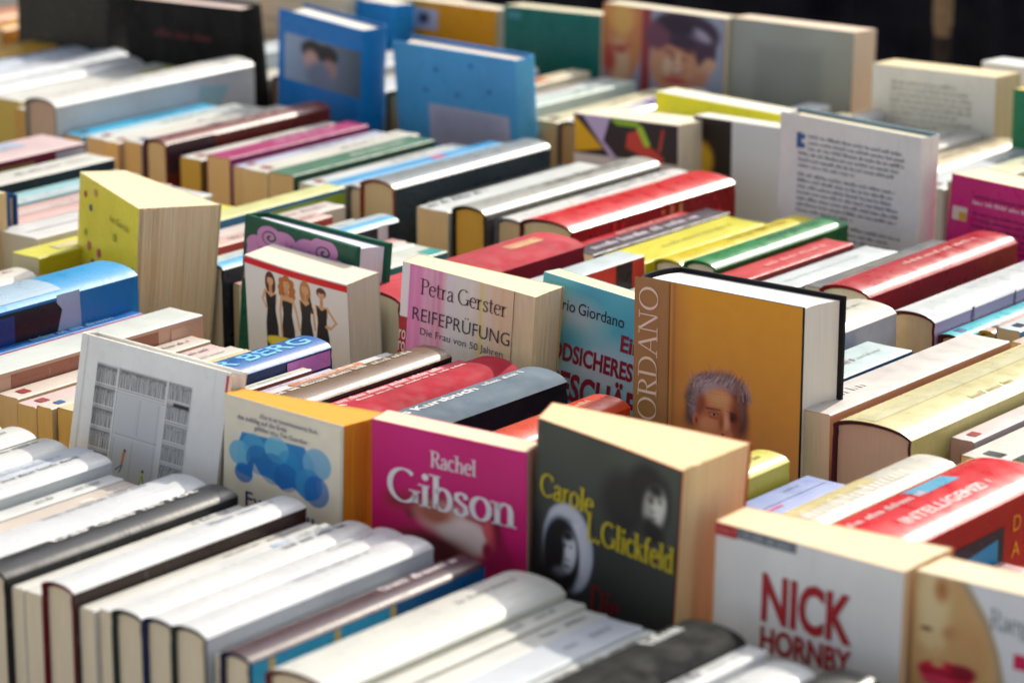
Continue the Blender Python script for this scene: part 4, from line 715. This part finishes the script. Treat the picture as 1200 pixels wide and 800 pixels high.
# --- green hardback with pink scrolls
r, W, H, fl = face_out('green hardback with pink curling scrolls on its cover standing slightly open', (285, 250), (418, 290), 165.2, 164.6, 1.9, 3, True, '1A5A44', '1F4F3C', '0F5A40', board='1A5A44', pages='E6E2F0', opb=1.3, shear=-.5, rough=0)
a = Art(W - .3, 6, .05, '1F4A38'); a.frame(.98, .62, .2, -1.1); PK, PD = 'C87CA8', 'A8508C'
for (x, y, rr_) in ((1.2, 4.6, 1.1), (2.5, 3.3, 1.3), (4.0, 3.6, 1.4), (5.4, 4.8, 1.3), (6.6, 3.6, 1.4), (8.2, 3.0, 1.5), (9.6, 4.6, 1.1), (10.4, 6.0, 1.0)): a.ell(x, y, rr_, rr_ * .95, PK, .06)
a.ink = 1.3; a.poly([(.2, 5), (1, 4.2), (10.4, 5), (11.2, 7), (11, 9.2), (0, 9.2)], PK, .08)
for (x, y) in ((2.6, 3.4), (8.3, 3.3)):
    for t_ in range(26):
        an = t_ * .38; rr_ = 1.0 - t_ * .034; a.ell(x + rr_ * math.cos(an + 1), y + rr_ * math.sin(an + 1), .12, .12, '1F4A38', .05)
for (x, y, x2, y2) in ((4.3, 3.2, 4.6, 6), (5.6, 4.4, 5.2, 7), (6.8, 3.6, 6.4, 6.8), (9.4, 4.2, 8.4, 7), (1.2, 4.4, 2.2, 7)): a.seg(x, y, x2, y2, .1, PD, .18).seg(x + .5, y + .6, x2 + .3, y2, .5, 'B85C98', .5)
a.mottle(.06, 9); a.place(r, .25, H - .2, fl)

# --- four women
r, W, H, fl = face_out('white paperback with four women in black dresses under a red stripe', (286, 298), (407, 334), 161, 160.6, 3.0, -5, False, 'E8E4DC', 'DEDEDE', 'E4E0D8', pages='F2E4D0', opn=.1, opb=.2, rough=26, bow=.22, kind='satin')
a = Art(W - .05, 14.5, .045, 'DADADC'); a.grad('E2E0DE', 'C9CCD2'); a.rect(-1, .06, 99, .58, 'CF1420', .04); a.frame(.89, .66, 0, -.15)
SK = 'C98C68'
def woman(x, y, s_, hair, style, dress='17171E'):
    if style == 'long': a.ell(x, y + .65 * s_, .52 * s_, 1.15 * s_, hair, .12)
    elif style == 'curl':
        for (dx, dy) in ((-.4, .2), (.4, .2), (-.5, .8), (.5, .8), (-.45, 1.3), (.48, 1.35), (0, -.1)): a.ell(x + dx * s_, y + dy * s_, .34 * s_, .42 * s_, hair, .14)
    else: a.ell(x, y + .2 * s_, .46 * s_, .52 * s_, hair, .12)
    a.seg(x, y + .7 * s_, x, y + 1.5 * s_, .3 * s_, 'B87C5C', .08)
    a.ell(x, y + .42 * s_, .3 * s_, .42 * s_, SK, .1); a.seg(x - .12 * s_, y + .35 * s_, x - .06 * s_, y + .35 * s_, .05, '3A2018', .06); a.seg(x + .08 * s_, y + .35 * s_, x + .14 * s_, y + .35 * s_, .05, '3A2018', .06); a.seg(x - .06 * s_, y + .62 * s_, x + .07 * s_, y + .62 * s_, .05, 'A03C38', .06)
    if style != 'up': a.seg(x - .3 * s_, y + .0, x + .28 * s_, y + .0, .2 * s_, hair, .1)
    else: a.ell(x - .02, y + .05, .38 * s_, .2 * s_, hair, .1)
    a.poly([(x - .62 * s_, y + 1.5 * s_), (x + .62 * s_, y + 1.5 * s_), (x + .5 * s_, y + 2.6 * s_), (x - .5 * s_, y + 2.6 * s_)], SK, .1)
    a.poly([(x - .5 * s_, y + (1.5 if style in ('long', 'up') else 2.0) * s_), (x, y + 1.95 * s_), (x + .5 * s_, y + (1.5 if style in ('long', 'up') else 2.0) * s_), (x + .42 * s_, y + 3.2 * s_), (x + .62 * s_, y + 4.6 * s_), (x + .6 * s_, y + 9), (x - .6 * s_, y + 9), (x - .58 * s_, y + 4.6 * s_), (x - .42 * s_, y + 3.2 * s_)], dress, .08)
woman(3.05, 1.75, 1.22, '4A2218', 'long'); woman(4.95, 1.65, 1.22, '9A5A28', 'curl'); woman(7.05, 1.6, 1.2, 'A06A38', 'long'); woman(8.8, 1.7, 1.16, '4E2418', 'up')
a.seg(2.4, 3.5, 2.05, 4.6, .26, SK, .08).seg(2.05, 4.6, 2.5, 5.6, .22, SK, .08); a.seg(4.35, 3.6, 4.1, 5.4, .26, SK, .08).seg(4.1, 5.4, 4.2, 8.2, .22, SK, .08)
a.seg(5.6, 3.6, 5.95, 5, .26, SK, .08).seg(5.95, 5, 6.3, 7, .22, SK, .08); a.seg(7.85, 4, 8.0, 6.4, .24, SK, .08); a.seg(9.4, 3.6, 10.3, 5.0, .26, SK, .08).seg(10.3, 5.0, 9.6, 5.9, .22, SK, .08).ell(9.4, 5.7, .3, .22, SK, .08)
a.seg(7.5, 3.0, 7.75, 4.5, .25, '17171E', .06); a.seg(4.2, 8.6, 4.1, 9.6, .2, SK, .08).seg(5.7, 8.6, 6.6, 9.6, .2, SK, .08)
a.ell(4.6, 9.3, 2.2, .9, 'C8B814', .1).ell(4.3, 9.1, 1.9, .55, 'E0CC3C', .2)
a.place(r, .02, H - .02, fl)

# --- pink striped cover
r, W, H, fl = face_out('pink and cream striped paperback with a thin sans title and page edge showing', (472, 306), (628, 349), 162, 161.6, 2.6, 3, False, 'E8E0E4', 'E2C9C0', 'E4C890', pages='EFDCB8', opn=.4, opb=1.0, shear=.7, front_w=.84, rough=30, kind='satin')
fw = W * .84; a = Art(fw - .03, 15, .06, 'D9D9CF')
X_ = a.X / fw; c0, c1, c2 = np.array(lin('DC6C9C')), np.array(lin('D8D4CC')), np.array(lin('DDB48A'))
t1 = np.clip((X_ - .12) / .38, 0, 1)[..., None] ** 1.5; t2 = np.clip((X_ - .5) / .4, 0, 1)[..., None]; a.I = (c0 * (1 - t1) + c1 * t1) * (1 - t2) + c2 * t2
for (x, w_, c, al) in ((.3, .5, 'E8DCE8', 1), (1.2, .25, 'E48CB4', .6), (2.1, .3, 'E898BC', .6), (3.0, .18, 'C83C78', .6), (3.5, .5, 'D8487C', .6), (3.9, .15, 'E47098', .6), (4.4, .7, 'DCD0DC', .8), (5.7, .5, 'D6D8CC', .6), (6.4, .4, 'E0DCD0', .6), (7.3, .35, 'D8BC3C', .7), (7.6, .14, 'E4CC60', .7), (8.5, .3, 'E0A878', .6), (9.2, .25, 'D89C70', .6)): a.seg(x, -1, x + .15, 16, w_, c, .35, alpha=al)
a.rect(-1, -1, .7, 3.85, 'E9E2EA', .05); a.rect(-1, 3.85, .7, 20, '8C1C2C', .05)
a.mottle(.05, 5); a.place(r, .02, H - .02, fl)
put_text(r, H, fl, fit(serif_text('Petra Gerster', 1.12, .10, .04), 7.9), 1.75, 1.95, '4E2630', eps=.07)
put_text(r, H, fl, fit(sans_text('REIFEPRÜFUNG', .98, 1, -.012), 8.9), 1.2, 3.9, '34303C', eps=.07)
put_text(r, H, fl, fit(sans_text('Die Frau von 50 Jahren', .52, 1, -.008), 7.6), 1.98, 4.82, '4A4458', eps=.07)
put_text(r, H, fl, fit(sans_text('ro', 1.05, 1, .01), .62), .06, 5.5, 'F0E4E4', eps=.07); put_text(r, H, fl, fit(sans_text('ro', 1.05, 1, .01), .62), .06, 6.35, 'F0E4E4', eps=.07)
put_rect(r, H, fl, fw + .3, 3.6, fw + .62, 4.9, '8E8A6E', eps=-.09)

# --- sky blue cover
r, W, H, fl = face_out('sky blue paperback with clouds and heavy crimson capitals between two books', (637, 318), (747, 352), 166.6, 166.0, 1.7, 3, False, '4AA0C4', '6AB0D0', pages='F0DDB8', rough=20, W=11.6)
a = Art(W - .1, 16, .07, '4E9CC4'); a.grad('4898C0', '58B0D0')
for q in ((3, 2.4, 2.4, 1.2, 'A8C8E0'), (7, 4.6, 3.2, 1.2, '94B8DC'), (5.6, 5.9, 3, 1.2, 'B4C4E4'), (2.4, 4.0, 1.6, 1, '3888B4'), (8.8, 2.0, 1.8, 1.2, '3C90BC'), (6, 10.6, 5, .5, '2E8CB4'), (3, 12.4, 4, .6, '2E8CB4'), (2, 7, 2.5, .8, '8CB8DC')): a.ell(*q, 1.4, alpha=.7)
a.mottle(.1, 5); a.place(r, .05, H - .05, fl)
put_text(r, H, fl, fit(sans_text('Mario', .85, 1, .004), 2.5), .7, 2.2, '1A2A3C', eps=.06); put_text(r, H, fl, fit(sans_text('Giordano', .85, 1, .004), 4.15), 3.5, 2.2, '1A2A3C', eps=.06)
put_text(r, H, fl, fit(sans_text('Ein', 1.15, 1, .045), 1.8), 7.5, 3.8, '8C0E2E', eps=.06)
put_text(r, H, fl, fit(sans_text('TODSICHERES', 1.25, 1, .045), 8.3), .5, 5.7, '8C0E2E', eps=.06)
put_text(r, H, fl, fit(sans_text('GESCHÄFT', 1.95, 1, .045), 9.6), .9, 8.4, '8C0E2E', eps=.06)

# --- brown portrait cover
r, W, H, fl = face_out('big ochre brown hardback with black board and half a grey haired man on its cover', (744, 323), (941, 361), 161, 160.2, 4.3, 2, True, '7A5A34', 'C08A30', '121216', board='14141A', pages='F0EEEA', opb=.4, shear=.1, rough=0)
a = Art(W - .02, 13.5, .045, 'B07A2C'); a.grad('C8841C', 'AE7A48')
a.rect(-1, -1, 3.0, 30, '84643C', .1); a.seg(2.95, -1, 2.95, 30, .18, '6C4C28', .2).seg(3.35, -1, 3.35, 30, .25, '70542E', .6).rect(3.1, -1, 4.3, 30, '80602E', 1.4, .55)
a.ell(15, 2, 4, 6, 'B88030', 5, alpha=.4).ell(12, 14, 5, 3, 'A87A5C', 4, alpha=.5)
hx, hy = 9.1, 11.9; a.frame(.94, .69, -1.4, -.83)
rn = random.Random(5)
for (dx, dy, rx, ry, c, an) in ((-1.0, -.3, 1.9, 2.3, '4A4448', 14), (.5, -1.2, 2.1, 1.9, '564E50', 0), (1.7, .3, .9, 2.6, '3A3032', -8), (-2.1, 1.2, .75, 1.5, '3E373A', 16), (-.6, -1.9, 1.7, 1.0, '6C6468', -8)): a.ell(hx + dx, hy + dy, rx, ry, c, .8, an)
a.ell(hx - .9, hy - 1.4, 1.3, .8, '8A8286', .9, -25).ell(hx + .9, hy - 2.0, 1.0, .6, '847A7C', .8, 15).ell(hx - 2.0, hy + .2, .4, 1.2, '7E767A', .6, 12).ell(hx + 1.9, hy - .4, .3, 1.3, '5E5254', .6, -8)
for k in range(260):        # strands sweep back from the brow, thin and low in contrast
    th = math.pi * rn.uniform(.02, 1.12); R_ = rn.uniform(1.7, 3.0); x0 = hx + R_ * math.cos(th); y0 = hy - .45 - R_ * math.sin(th)
    bx, by = math.sin(th), math.cos(th); l_ = rn.uniform(.4, .9); w_ = rn.uniform(.015, .045)
    a.seg(x0 - bx * .3, y0 - by * .3 + .25, x0 + bx * l_ * .3 - .15, y0 - by * l_ - .25, w_ * 2, rn.choice(['7C7276', '6A6064', '4C4446', '3A3234', '948A8E', '585052', '2C2628', 'A29A9C']), .12, .01, alpha=.75)
for k in range(40):
    x0 = hx + rn.uniform(-2.6, 2.4); a.seg(x0, hy - 2.7 + abs(x0 - hx) * .45, x0 + rn.uniform(-.6, .6), hy - 3.7 + abs(x0 - hx) * .5 + rn.uniform(-.3, .3), .03, rn.choice(['6A5A58', '8A7C78', '4C4042']), .09, .01, alpha=.7)
a.poly([(hx - 1.55, hy + .9), (hx - 1.4, hy - .3), (hx - .8, hy - 1.2), (hx + .2, hy - 1.6), (hx + 1.1, hy - 1.2), (hx + 1.6, hy - .2), (hx + 1.7, hy + 1.5), (hx + 1.5, hy + 3.6), (hx - 1.5, hy + 3.6)], 'B87850', .7)
a.ell(hx + .1, hy - .6, 1.0, .6, 'D09868', .9).ell(hx - .9, hy + 1.9, .7, 1.1, 'C8845C', .8).ell(hx + 1.5, hy + .9, .5, 2.2, '6A3E2C', .9).ell(hx - 1.5, hy + .3, .45, 1.0, '7A4630', .7).ell(hx - 1.95, hy + 1.8, .28, .6, 'B06A50', .25).ell(hx - 1.9, hy + 1.9, .12, .34, '70382A', .2)
for k in range(4): a.seg(hx - .8, hy - .95 + .27 * k, hx + .8, hy - 1.02 + .27 * k, .04, '945A3A', .16, .03, alpha=.7)
a.ell(hx - .4, hy + .95, .75, .5, '8E5A3E', .6).ell(hx + 1.15, hy + .95, .5, .45, '40241C', .5)
a.seg(hx - 1.0, hy + .52, hx + .15, hy + .46, .2, '4A3A34', .26, .12).seg(hx + .75, hy + .46, hx + 1.5, hy + .6, .16, '2E2220', .25, .08)
a.ell(hx - .38, hy + 1.0, .27, .12, 'B09080', .1).ell(hx - .34, hy + 1.0, .12, .12, '1C1412', .08).seg(hx - .7, hy + .92, hx, hy + .95, .05, '2A1A16', .1).seg(hx - .7, hy + 1.3, hx + .05, hy + 1.34, .08, '7E4A34', .22).ell(hx + 1.15, hy + 1.02, .13, .1, '1A1210', .1)
a.ell(hx + .72, hy + 1.5, .24, 1.0, 'D8987A', .5).ell(hx + .28, hy + 1.6, .22, .8, '84502F', .4).ell(hx + .85, hy + 2.6, .4, .34, 'BC7454', .35).ell(hx + .45, hy + 2.75, .14, .1, '4A241A', .12).seg(hx - .3, hy + 3.0, hx - .1, hy + 3.6, .12, '84503A', .3)
a.mottle(.03, 20); a.place(r, .02, H - .02, fl)
put_text(r, H, fl, fit(serif_text('GIORDANO', 1.6, .12, .035), 11.1), 2.05, 11.65, 'EBD9C4', eps=.07, rot=90, kind='print')
put_rect(r, H, fl, 2.98, .03, 3.02, H - .1, '5E4424', n=1)

# --- third line of displayed covers
r, W, H, fl = face_out('big plain black back cover, outermost of the displayed line by the mustard book', (20, -32), (126, -22), 223, 223, 3.2, 4, False, '0C0C0B', '10110F', pages='E0B860', mirror=True, opb=.5)
r, W, H, fl = face_out('wide matt black cover with a faint dark red title behind the tall white art book', (143, -4), (284, 12), 221.5, 221, 3.0, -4, True, '0B0B0A', '0D0D0C', board='0D0D0C', pages='F0D8D0', mirror=True, kind='cloth')
put_text(r, H, fl, word_marks(8, .8, random.Random(12)), 4.4, 3.6, '5A1018', eps=.05)
r, W, H, fl = face_out('royal blue boxed book with a photo of two heads on its cover', (327, 10), (427, 37), 219, 218.2, 3.4, -1, True, '0C68A8', '0A60A2', '0A60A2', board='0A62A6', pages='F4F0E6', mirror=True)
a = Art(10.3, 4.5, .08, '5A6470'); a.frame(1.07, .6); a.grad('7888A0', '3A4450', True); a.ell(3.6, 1.8, 1.5, 1.6, '1C1A20', .6).ell(5.4, 1.9, 1.4, 1.5, '221C20', .6).ell(3.4, 3.4, .9, 1.5, 'A08078', .7).ell(5.7, 4.2, .9, 1.5, '8C6C64', .7).ell(4.5, 5.8, 1.6, 2.4, '5C6478', 1.2)
a.place(r, .9, H - 2.1, fl)
r, W, H, fl = face_out('light blue hardback back cover with a pale label, leaning over its row', (460, 48), (607, 72), 220, 219.4, 2.6, -5, True, '4A96D0', '3C86C8', '3880C4', board='3880C4', pages='F6ECDC', mirror=True)
put_rect(r, H, fl, 4.1, 5.4, 14.0, 9.2, 'C0C8E6'); rn = random.Random(4)
for k in range(6): put_text(r, H, fl, word_marks(8.4, .25, rn), 4.8, 6.1 + k * .5, '8C98C4', eps=.06)
for (x, d_) in ((5, 1.9), (9.4, 1), (3.6, 4), (7.5, 4), (11.5, 3.2)): put_rect(r, H, fl, x, d_, x + .5, d_ + .4, '2A6CB0', n=1)
r, W, H, fl = face_out('paperback with an abstract cover of black, red, lilac and green shapes', (672, 132), (795, 147), 219, 218.4, 4.4, 2, False, '8A7C98', 'C9BFC0', pages='F2E6CA', rough=16, opb=.4)
a = Art(W - .1, 12, .09, 'BFB6B8'); a.frame(1, .62); a.poly([(0, 0), (W, 0), (W, 5.6), (0, 5.6)], '241C22', .06).poly([(.1, .2), (.1, 5.4), (3.4, 4.6)], 'D89018', .1).poly([(1, 0), (4.2, 0), (3.4, 3.4), (5.2, 6), (4.4, 6)], 'A490C8', .1).poly([(4.2, .2), (7.6, .2), (7.2, .9), (5, .9)], '7AA820', .1).poly([(6.2, 2), (7.6, 1.2), (8.2, 3), (10.4, 5), (9.8, 6), (6, 4)], 'B8342C', .15).seg(7.6, 1, 8.4, 3.2, .7, '8CC030', .1).seg(10.2, 1, 9.8, 4, .3, 'A83030', .15)
a.rect(0, 6.1, W, 12, 'CFC8C4', .1).ell(7, 8.6, 3.2, 2.2, '1E1A20', .5); rn = random.Random(7)
for k in range(5): a.seg(.6, 6.6 + k * .6, 4, 6.8 + k * .6, .14, 'A09890', .2)
a.place(r, .05, H - .05, fl)
r, W, H, fl = face_out('white paperback with a black and gold left panel, below the yellow edged book', (813, 135), (914, 150), 222, 221, 2.0, 2, False, '1E1A18', 'C9CBD0', pages='F4F0E4', rough=12)
a = Art(W - .1, 14, .1, 'C6C8CE'); a.frame(1.1, .75); a.rect(-1, -1, 4.0, 20, '1C1612', .1); a.ell(.8, 5, 1.2, 2, 'B88A20', .9).ell(2, 7.4, .8, 1, '8C6A20', .7); a.place(r, .05, H - .05, fl)
r, W, H, fl = face_out('slim yellow edged white book standing just behind the black and gold one', (768, 107), (915, 134), 226, 225, 2.8, 1, False, 'E8D818', 'E6D41C', pages='F6F2E8', rough=12)
r, W, H, fl = face_out('white back cover filled with a blurb of fine print and a blue mark', (915, 131), (1084, 163), 213.6, 212.8, 2.5, 0, True, 'EDE8DC', 'C4C8D4', '6E8890', board='7E98A4', pages='F6E8C8', mirror=True)
rn = random.Random(3); d_ = 1.75
for k in range(17):
    if k in (6, 13): d_ += .25
    put_text(r, H, fl, word_marks((10.6 if k not in (5, 12) else 7) - rn.uniform(0, 1.4) - (1 if k < 3 else 0), .3, rn), 2.0 + (.95 if k < 3 else 0), d_, '6C7488', eps=.05); d_ += .5
put_rect(r, H, fl, 1.75, 1.4, 2.25, 2.7, '2E5C98', n=1); put_rect(r, H, fl, 2.25, 1.5, 2.6, 1.9, '2E5C98', n=1); put_rect(r, H, fl, 2.25, 2.25, 2.6, 2.65, '2E5C98', n=1)
r, W, H, fl = face_out('magenta back cover with small pale print and a little square badge', (1115, 203), (1240, 230), 214, 213.4, 4.2, 3, False, 'A81860', 'A01A60', pages='F4E6C4', rough=16)
rn = random.Random(6)
put_rect(r, H, fl, .45, 2.5, 1.85, 3.6, 'D8C8C0', n=1); put_rect(r, H, fl, 1.1, 2.9, 1.8, 3.55, 'C89428', eps=.05, n=1)
put_text(r, H, fl, word_marks(7.5, .32, rn), 2.4, 1.55, '6C1040', eps=.05)
put_text(r, H, fl, word_marks(8, .34, rn), 2.3, 2.05, 'E8C8D8', eps=.05)
for k in range(7): put_text(r, H, fl, word_marks(7.4 - rn.random(), .28, rn), 2.3, 2.9 + k * .5, '6C1040', eps=.05)

# --- last line of displayed covers
r, W, H, fl = face_out('bright blue cover peeking out between the royal blue and the orange books', (352, -12), (462, 6), 246, 245, 3, 3, False, '1274B4', '1070B0', pages='F4F0E6', mirror=True)
r, W, H, fl = face_out('orange cover with a small grey square picture in its corner', (472, -3), (582, 12), 250, 249, 2.6, 3, False, 'D88A10', 'D08008', pages='F4ECD8', mirror=False)
put_rect(r, H, fl, 1.2, .9, 5.2, 3.0, 'B8B4C8'); put_rect(r, H, fl, 2.4, 1.3, 3.9, 2.4, '4A4650', eps=.05)
r, W, H, fl = face_out('dark green cover with a faint pale line, beside the close-up couple', (590, 6), (704, 18), 248, 247.4, 2.8, 3, False, '0C5248', '07584E', pages='F2E8C8')
put_text(r, H, fl, word_marks(4.5, .4, rn), 2.4, 4.0, '3C7C74', eps=.05); put_rect(r, H, fl, .6, .6, 2.4, 1.2, '4C8C98')
r, W, H, fl = face_out('cover with a close-up of two people, one resting the head on a hand', (707, 3), (850, 22), 248, 247.2, 2.6, 3, False, '9C5A44', '8A5A50', pages='F4ECD0')
a = Art(W - .1, 12, .1, '7C8090'); a.frame(1, .72); a.ell(2.4, 3, 3, 7.5, 'B4683C', .8).ell(2.2, 1.5, 2, 2, 'C4783C', 1).ell(2.2, 8, 1.4, 3.4, 'C48C68', 1.2).seg(.5, 6.0, 3.4, 5.4, .5, 'A0402C', .6).seg(5.6, 0, 5.6, 13, 1.2, '7C2C2C', .7).ell(1, 7.6, .8, 2, '98382 8'.replace(' ', ''), .9)
a.ell(9.6, 6.6, 3.4, 4.6, 'B47858', .8, 12).ell(10.6, 2.4, 4.2, 2.6, '33202E', .7, 6).ell(13, 4.6, 1.4, 2.6, '3C2834', .7).ell(7, 3.4, 1.6, 2, '5C3440', .9).ell(12, 2.8, 1.4, .5, '74687C', .7, 20).ell(9.6, 6.2, 1.2, .35, '7C4438', .5).ell(9.4, 9.2, 1.6, .5, '9C4038', .5).ell(8.4, 7.4, .6, 1.2, 'CC9478', .6).seg(10.4, 12, 13.6, 6.4, 1.5, 'BC8468', .6).ell(12, 9.4, 1, 2.2, 'A46C54', .8, 30)
a.frame(); a.ell(10.9, 3.7, .7, .22, '5A2E2A', .3, 8).ell(8.6, 3.9, .6, .2, '6A3A30', .3, 8).ell(9.7, 4.7, .35, .7, 'CC9878', .5).seg(8.9, 5.9, 10.4, 5.7, .3, '8C342E', .3).seg(9.1, 5.75, 10.2, 5.6, .12, 'E8D8CC', .2).ell(2.6, 1.3, 1.2, 1.6, 'D08A48', 1.2).ell(2.4, 4.4, .8, .3, '8C3A2C', .4).ell(9.8, 1.3, 2.6, .8, '251822', .8, 5).ell(12.6, 1.9, 1.0, .35, '8A8090', .5, 25)
a.place(r, .05, H - .05, fl)
r, W, H, fl = face_out('grey back cover of a hardback with pale pages next to the couple', (856, 20), (1001, 38), 248, 247.2, 3.0, 3, False, '8A8C80', '7E8078', 'D8C8C0', pages='F2DCC4', opb=.6)
a = Art(W - .3, 13, .15, '7E8078'); a.rect(3, 2, 11, 10, '72746E', 1.4).mottle(.06, 4); a.place(r, .15, H - .15, fl)
r, W, H, fl = face_out('cream back cover with rows of faded print, last in its line', (1022, 74), (1167, 91), 244, 243.2, 3.6, 2, False, 'D8C8A0', 'CFC8B4', 'E0C8A0', pages='F0DCB0', opb=.3)
for k in range(9): put_text(r, H, fl, word_marks(9 - rn.random() * 2, .35, rn), 2.2, 1.6 + k * .55, 'ACA890', eps=.05)
r, W, H, fl = face_out('pale blue white book standing behind the faded cream cover', (1150, 72), (1262, 86), 252, 251.4, 3.6, 2, False, 'D8E0E4', 'CFE0E0', pages='F2F4F4')
r, W, H, fl = face_out('bottle green cover cut by the picture edge beside the cream one', (1187, 104), (1300, 118), 241, 240.4, 2.4, 2, False, '0C6040', '0A6442', pages='F0CC70')

# stack of books lying flat on the boxes between black cover and blue photo cover
z = 0; P_ = on_y(312, 60, 238); gx = P_.x; rs = random.Random(14)
for k, (c, T, lab) in enumerate((('8A5A3C', 4.2, 'brown book at the bottom of the flat pile behind the black cover'), ('D8D4C8', 3.4, 'stone grey book second from the bottom of the flat pile'), ('E8C8B8', 3.2, 'salmon white book lying mid pile under the rust brown one'), ('7C3A20', 3.0, 'rust brown book lying in the flat pile beside the blue photo cover'), ('F0ECDC', 2.4, 'ivory book lying second from the top of the flat pile'), ('F4F2EA', 2.2, 'white book on top of the flat pile behind the black cover'))):
    M = Matrix.Translation(((gx - 7) / 100, 2.44, ZT + z / 100)) @ Matrix.Rotation(math.radians(rs.uniform(-4, 4)), 4, 'Z') @ Matrix(((1, 0, 0, 0), (0, 0, 1, 0), (0, -1, 0, T / 100), (0, 0, 0, 1)))
    r = root_empty('paperback_book', lab, 'book', M, 'books lying in a flat pile'); make_book(r, 13, 19, T, False, c, c, c, None, 'F0E2C4', 'satin'); z += T + .05
